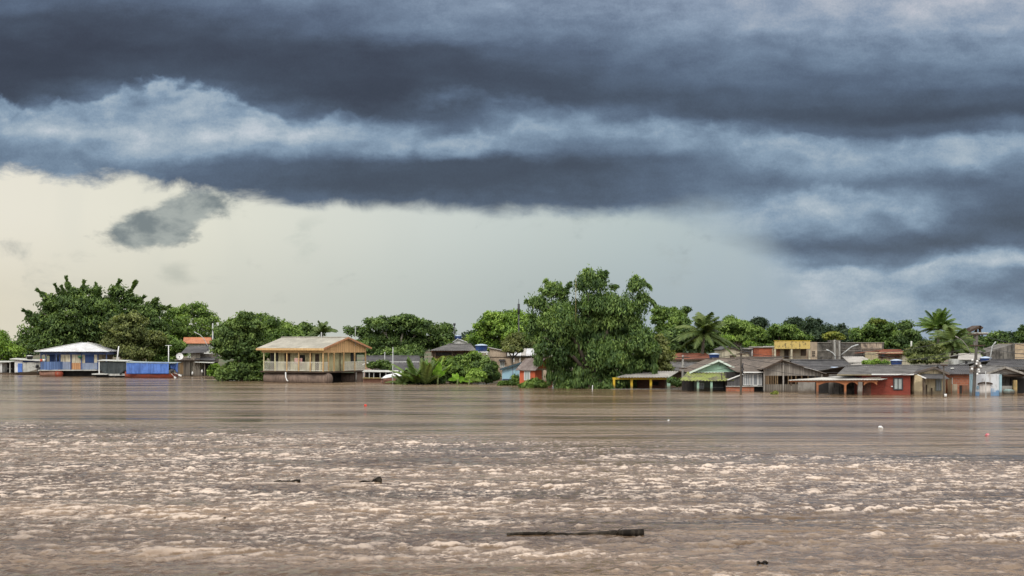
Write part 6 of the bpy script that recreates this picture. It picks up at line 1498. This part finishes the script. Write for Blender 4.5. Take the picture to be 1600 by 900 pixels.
def great_tree():
    Y = 138
    L = [(922, 522, 52, 44), (880, 515, 38, 38), (972, 512, 40, 40), (925, 478, 40, 24), (872, 490, 30, 20), (968, 484, 30, 20), (862, 545, 28, 32), (1000, 542, 30, 32), (890, 565, 30, 34), (950, 565, 46, 34), (998, 572, 24, 18), (882, 592, 18, 16), (925, 594, 36, 16), (965, 596, 24, 12), (890, 602, 20, 7), (945, 604, 30, 6),
         (925, 434, 18, 11), (932, 446, 20, 10), (912, 448, 12, 12), (863, 450, 16, 8), (876, 462, 12, 10), (843, 476, 18, 12), (833, 500, 11, 12), (994, 447, 13, 10), (1003, 466, 14, 7), (838, 522, 15, 20), (1000, 480, 12, 9)]
    P = [(870, 460, 852, 437, 8, 3), (862, 462, 843, 452, 6, 2), (850, 475, 820, 468, 8, 3, 3), (985, 455, 996, 431, 8, 4), (996, 440, 1018, 440, 6, 3, 10), (1000, 462, 1026, 466, 6, 3, 12), (925, 440, 916, 420, 8, 4), (935, 440, 948, 424, 8, 4), (880, 460, 893, 440, 6, 2), (955, 450, 966, 442, 6, 2, 5),
         (965, 500, 975, 555, 14, 8), (905, 500, 900, 560, 14, 8), (872, 500, 866, 545, 10, 5), (890, 490, 886, 540, 10, 5), (920, 480, 918, 530, 11, 5), (945, 485, 948, 535, 10, 5), (990, 495, 996, 540, 10, 5), (860, 560, 858, 600, 8, 4), (1018, 545, 1022, 585, 8, 4), (990, 580, 986, 606, 9, 5), (878, 575, 874, 608, 8, 5), (918, 575, 914, 609, 9, 5), (938, 580, 944, 609, 9, 5), (970, 585, 966, 608, 8, 5), (985, 560, 975, 598, 9, 5), (1000, 560, 990, 594, 8, 4), (935, 520, 940, 590, 14, 9), (880, 540, 872, 596, 11, 7), (1005, 530, 1015, 580, 11, 6), (980, 560, 978, 596, 11, 6), (955, 560, 956, 604, 10, 7), (905, 570, 902, 604, 10, 7), (930, 580, 928, 606, 9, 6), (845, 530, 840, 570, 9, 5)]
    tree('great_tree', 'great dark tree with hanging bamboo-like foliage standing in the water, tallest in view', Y, L, (925, 612), 52000, .17, 'bamboo', .85, 31, plumes=P, limbs=12, tr=.45, fork=.25, elong=2.9, vert=.35, droop=.45, fill=.16, up=.35, tvar=.26, bk=barkd)
    tree('broadleaf_tree', 'yellowish green tree hugging the right side of the great tree', 143, [(1025, 555, 22, 22), (1010, 570, 22, 18), (1035, 575, 14, 12), (1030, 535, 16, 12), (1042, 560, 12, 12)], (1022, 598), 7000, .22, 'olive', .6, 32, group=G_R, tr=.15, tone0=.75)
    m = MB(); t = empty('dead_pole', (PX(899.5, Y-2), Y-2, PZ(470, Y-2)), 0, 'thin yellowish bare stem sticking up from the top of the great tree', 'branch')
    MB().tube([(0, 0, -2), (.02, 0, PZ(432, Y-2)-PZ(470, Y-2))], [.04, .02], 6).build('stem', mcol('yellow_stem', (.30, .26, .10), (.24, .2, .08), wet=False), t)
great_tree()
def trees_right():
    tree('broadleaf_tree', 'loose leafy tree just right of the great tree top', 175, [(1050, 492, 18, 12), (1032, 500, 14, 14), (1060, 505, 18, 14), (1045, 520, 24, 18), (1030, 486, 10, 7)], (1045, None), 6000, .26, 'green', .7, 41, group=G_R, tr=.2, fill=.07)
    tree('broadleaf_tree', 'slim bent tree with a leaning tufted top left of the big palm', 178, [(1068, 492, 6, 8), (1072, 484, 6, 4), (1066, 505, 8, 10)], (1066, None), 1500, .24, 'deep', .5, 42, group=G_R, tr=.1, plumes=[(1068, 490, 1078, 480, 4, 2, 2)])
    tree('broadleaf_tree', 'dark bushy tree under the loose leafy tree, left of the big palm', 168, [(1055, 530, 22, 18), (1075, 525, 16, 18), (1050, 545, 18, 12), (1078, 540, 12, 14)], (1060, None), 5200, .27, 'deep', .7, 43, group=G_R, tr=.2)
    tree('broadleaf_tree', 'dark tree directly behind the big palm', 184, [(1100, 530, 34, 18), (1120, 524, 22, 14), (1100, 542, 36, 16)], (1098, None), 6000, .28, 'deep', .7, 44, group=G_R, tr=.2)
    palm('big coconut palm with drooping fronds above the red tiled roof', 160, 1100, 522, None, 38, 50, 21, .3, .85, tr=.17, upr=0, elr=(-.35, 1.5), wl=.46)
    tree('broadleaf_tree', 'light green feathery tree right of the big palm', 182, [(1145, 510, 22, 14), (1165, 515, 22, 16), (1130, 525, 20, 18), (1155, 530, 34, 16), (1180, 525, 16, 14), (1140, 500, 10, 6)], (1150, None), 9000, .24, 'green', .6, 45, group=G_R, tr=.2, fill=.08, tone0=.65)
    tree('broadleaf_tree', 'bright small tree in front of the feathery tree, above the dark shed', 172, [(1172, 540, 9, 6), (1136, 532, 12, 8)], (1172, None), 1500, .22, 'bright', .5, 46, group=G_R, tr=.1)
    tree('umbrella_tree', 'broad low dome-shaped tree behind the yellow parapet', 190, [(1218, 527, 40, 18), (1190, 530, 22, 18), (1245, 530, 24, 16), (1218, 515, 26, 9), (1218, 542, 50, 12)], (1218, None), 11000, .25, 'green', .6, 47, group=G_R, tr=.25, tone0=.45)
    X = [(1182, 505, 14, 10, 1190, 240, 'small dark distant tree above the feathery tree'), (1240, 506, 14, 9, 1240, 250, 'left one of the three dark distant crowns on the ridge'), (1271, 512, 19, 16, 1270, 235, 'highest rounded dark distant crown on the ridge'),
         (1308, 520, 28, 14, 1308, 255, 'wide low dark distant crown right of the highest one'), (1250, 525, 22, 16, 1250, 245, 'dark distant tree below the gap between ridge crowns'), (1290, 535, 26, 14, 1290, 238, 'dark distant tree just over the soot-blackened building'),
         (1335, 532, 18, 12, 1335, 248, 'low dark distant tree left of the yellow-topped tree'), (1560, 532, 20, 15, 1560, 225, 'grey-green distant tree above the black-stained block'), (1586, 530, 22, 12, 1588, 235, 'low distant tree above the beige block'), (1604, 524, 14, 16, 1604, 220, 'dark distant crown cut by the right edge of the view'), (1535, 538, 16, 12, 1535, 230, 'low distant tree under the hill shelter')]
    for i, (a, b_, c, d, tx, Y, lab) in enumerate(X):
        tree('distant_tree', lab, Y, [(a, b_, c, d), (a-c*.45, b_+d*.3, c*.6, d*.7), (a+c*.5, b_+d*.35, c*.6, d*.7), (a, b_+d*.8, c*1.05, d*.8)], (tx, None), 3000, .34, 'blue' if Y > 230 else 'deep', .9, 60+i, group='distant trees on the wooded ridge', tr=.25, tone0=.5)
    tree('broadleaf_tree', 'small tree with bright yellow-green top beside the twin lamp poles', 176, [(1303, 524, 14, 5), (1292, 528, 8, 5), (1313, 527, 7, 4)], (1303, None), 1700, .22, 'yellow', .45, 48, group=G_R, tr=.1, tone0=.6)
    tree('broadleaf_tree', 'big dark tree with yellow-tinged top right of the soot-blackened building', 200, [(1368, 518, 26, 20), (1345, 528, 20, 18), (1390, 525, 18, 20), (1368, 540, 36, 18), (1372, 506, 15, 8)], (1368, None), 10000, .27, 'green', .75, 49, group=G_R, tr=.3, tone0=.4)
    tree('broadleaf_tree', 'yellow flush of new leaves on the crown top of the big dark right tree', 199, [(1372, 504, 12, 5)], (1372, None), 900, .25, 'yellow', .5, 50, tr=.06, limbs=1, tone0=.4)
    tree('broadleaf_tree', 'dark narrow tree left of the tall palms', 196, [(1416, 512, 14, 13), (1424, 528, 18, 16), (1408, 535, 14, 16), (1425, 545, 24, 12)], (1416, None), 5200, .27, 'deep', .7, 51, group=G_R, tr=.2, tone0=.4)
    palm('tallest palm in the right-hand palm pair, with feathery upright fronds', 166, 1466, 514, None, 40, 40, 31, 0, .55, tr=.16, mat='green', upr=0, elr=(.15, 1.55), wl=.5)
    palm('lower right palm of the pair, its pale ribs showing', 160, 1489, 536, None, 34, 48, 32, .2, .75, tr=.15, upr=0, elr=(-.2, 1.45), wl=.46)
    tree('broadleaf_tree', 'dusty olive bushy tree below the palms', 152, [(1448, 548, 26, 14), (1430, 555, 18, 12), (1465, 555, 16, 12), (1445, 562, 34, 9)], (1448, 575), 9000, .17, 'olive', .5, 52, group=G_R, tr=.16, tone0=.35)
    tree('broadleaf_tree', 'dark tree filling the space under the palms and lamp arm', 178, [(1500, 545, 22, 12), (1515, 535, 22, 14), (1480, 540, 24, 16), (1530, 548, 20, 10)], (1500, None), 6000, .27, 'deep', .7, 53, group=G_R, tr=.18, tone0=.4)
trees_right()
def far_wood():
    """the mass of far crowns closing the view behind everything: one wood"""
    rng = np.random.default_rng(77); L = []
    for i in range(190):
        x = rng.uniform(-330, 330); y = rng.uniform(262, 330); g_ = ground(x, y); h = rng.uniform(1.2, 3.4); r_ = rng.uniform(3.5, 6.5)
        L.append((x, y, g_+h-1.2, r_, r_, h*.75))
    V, tn = crown(rng, L, 90000, .5, 1.4, tone0=.5)
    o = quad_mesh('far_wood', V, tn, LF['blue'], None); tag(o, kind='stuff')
far_wood()
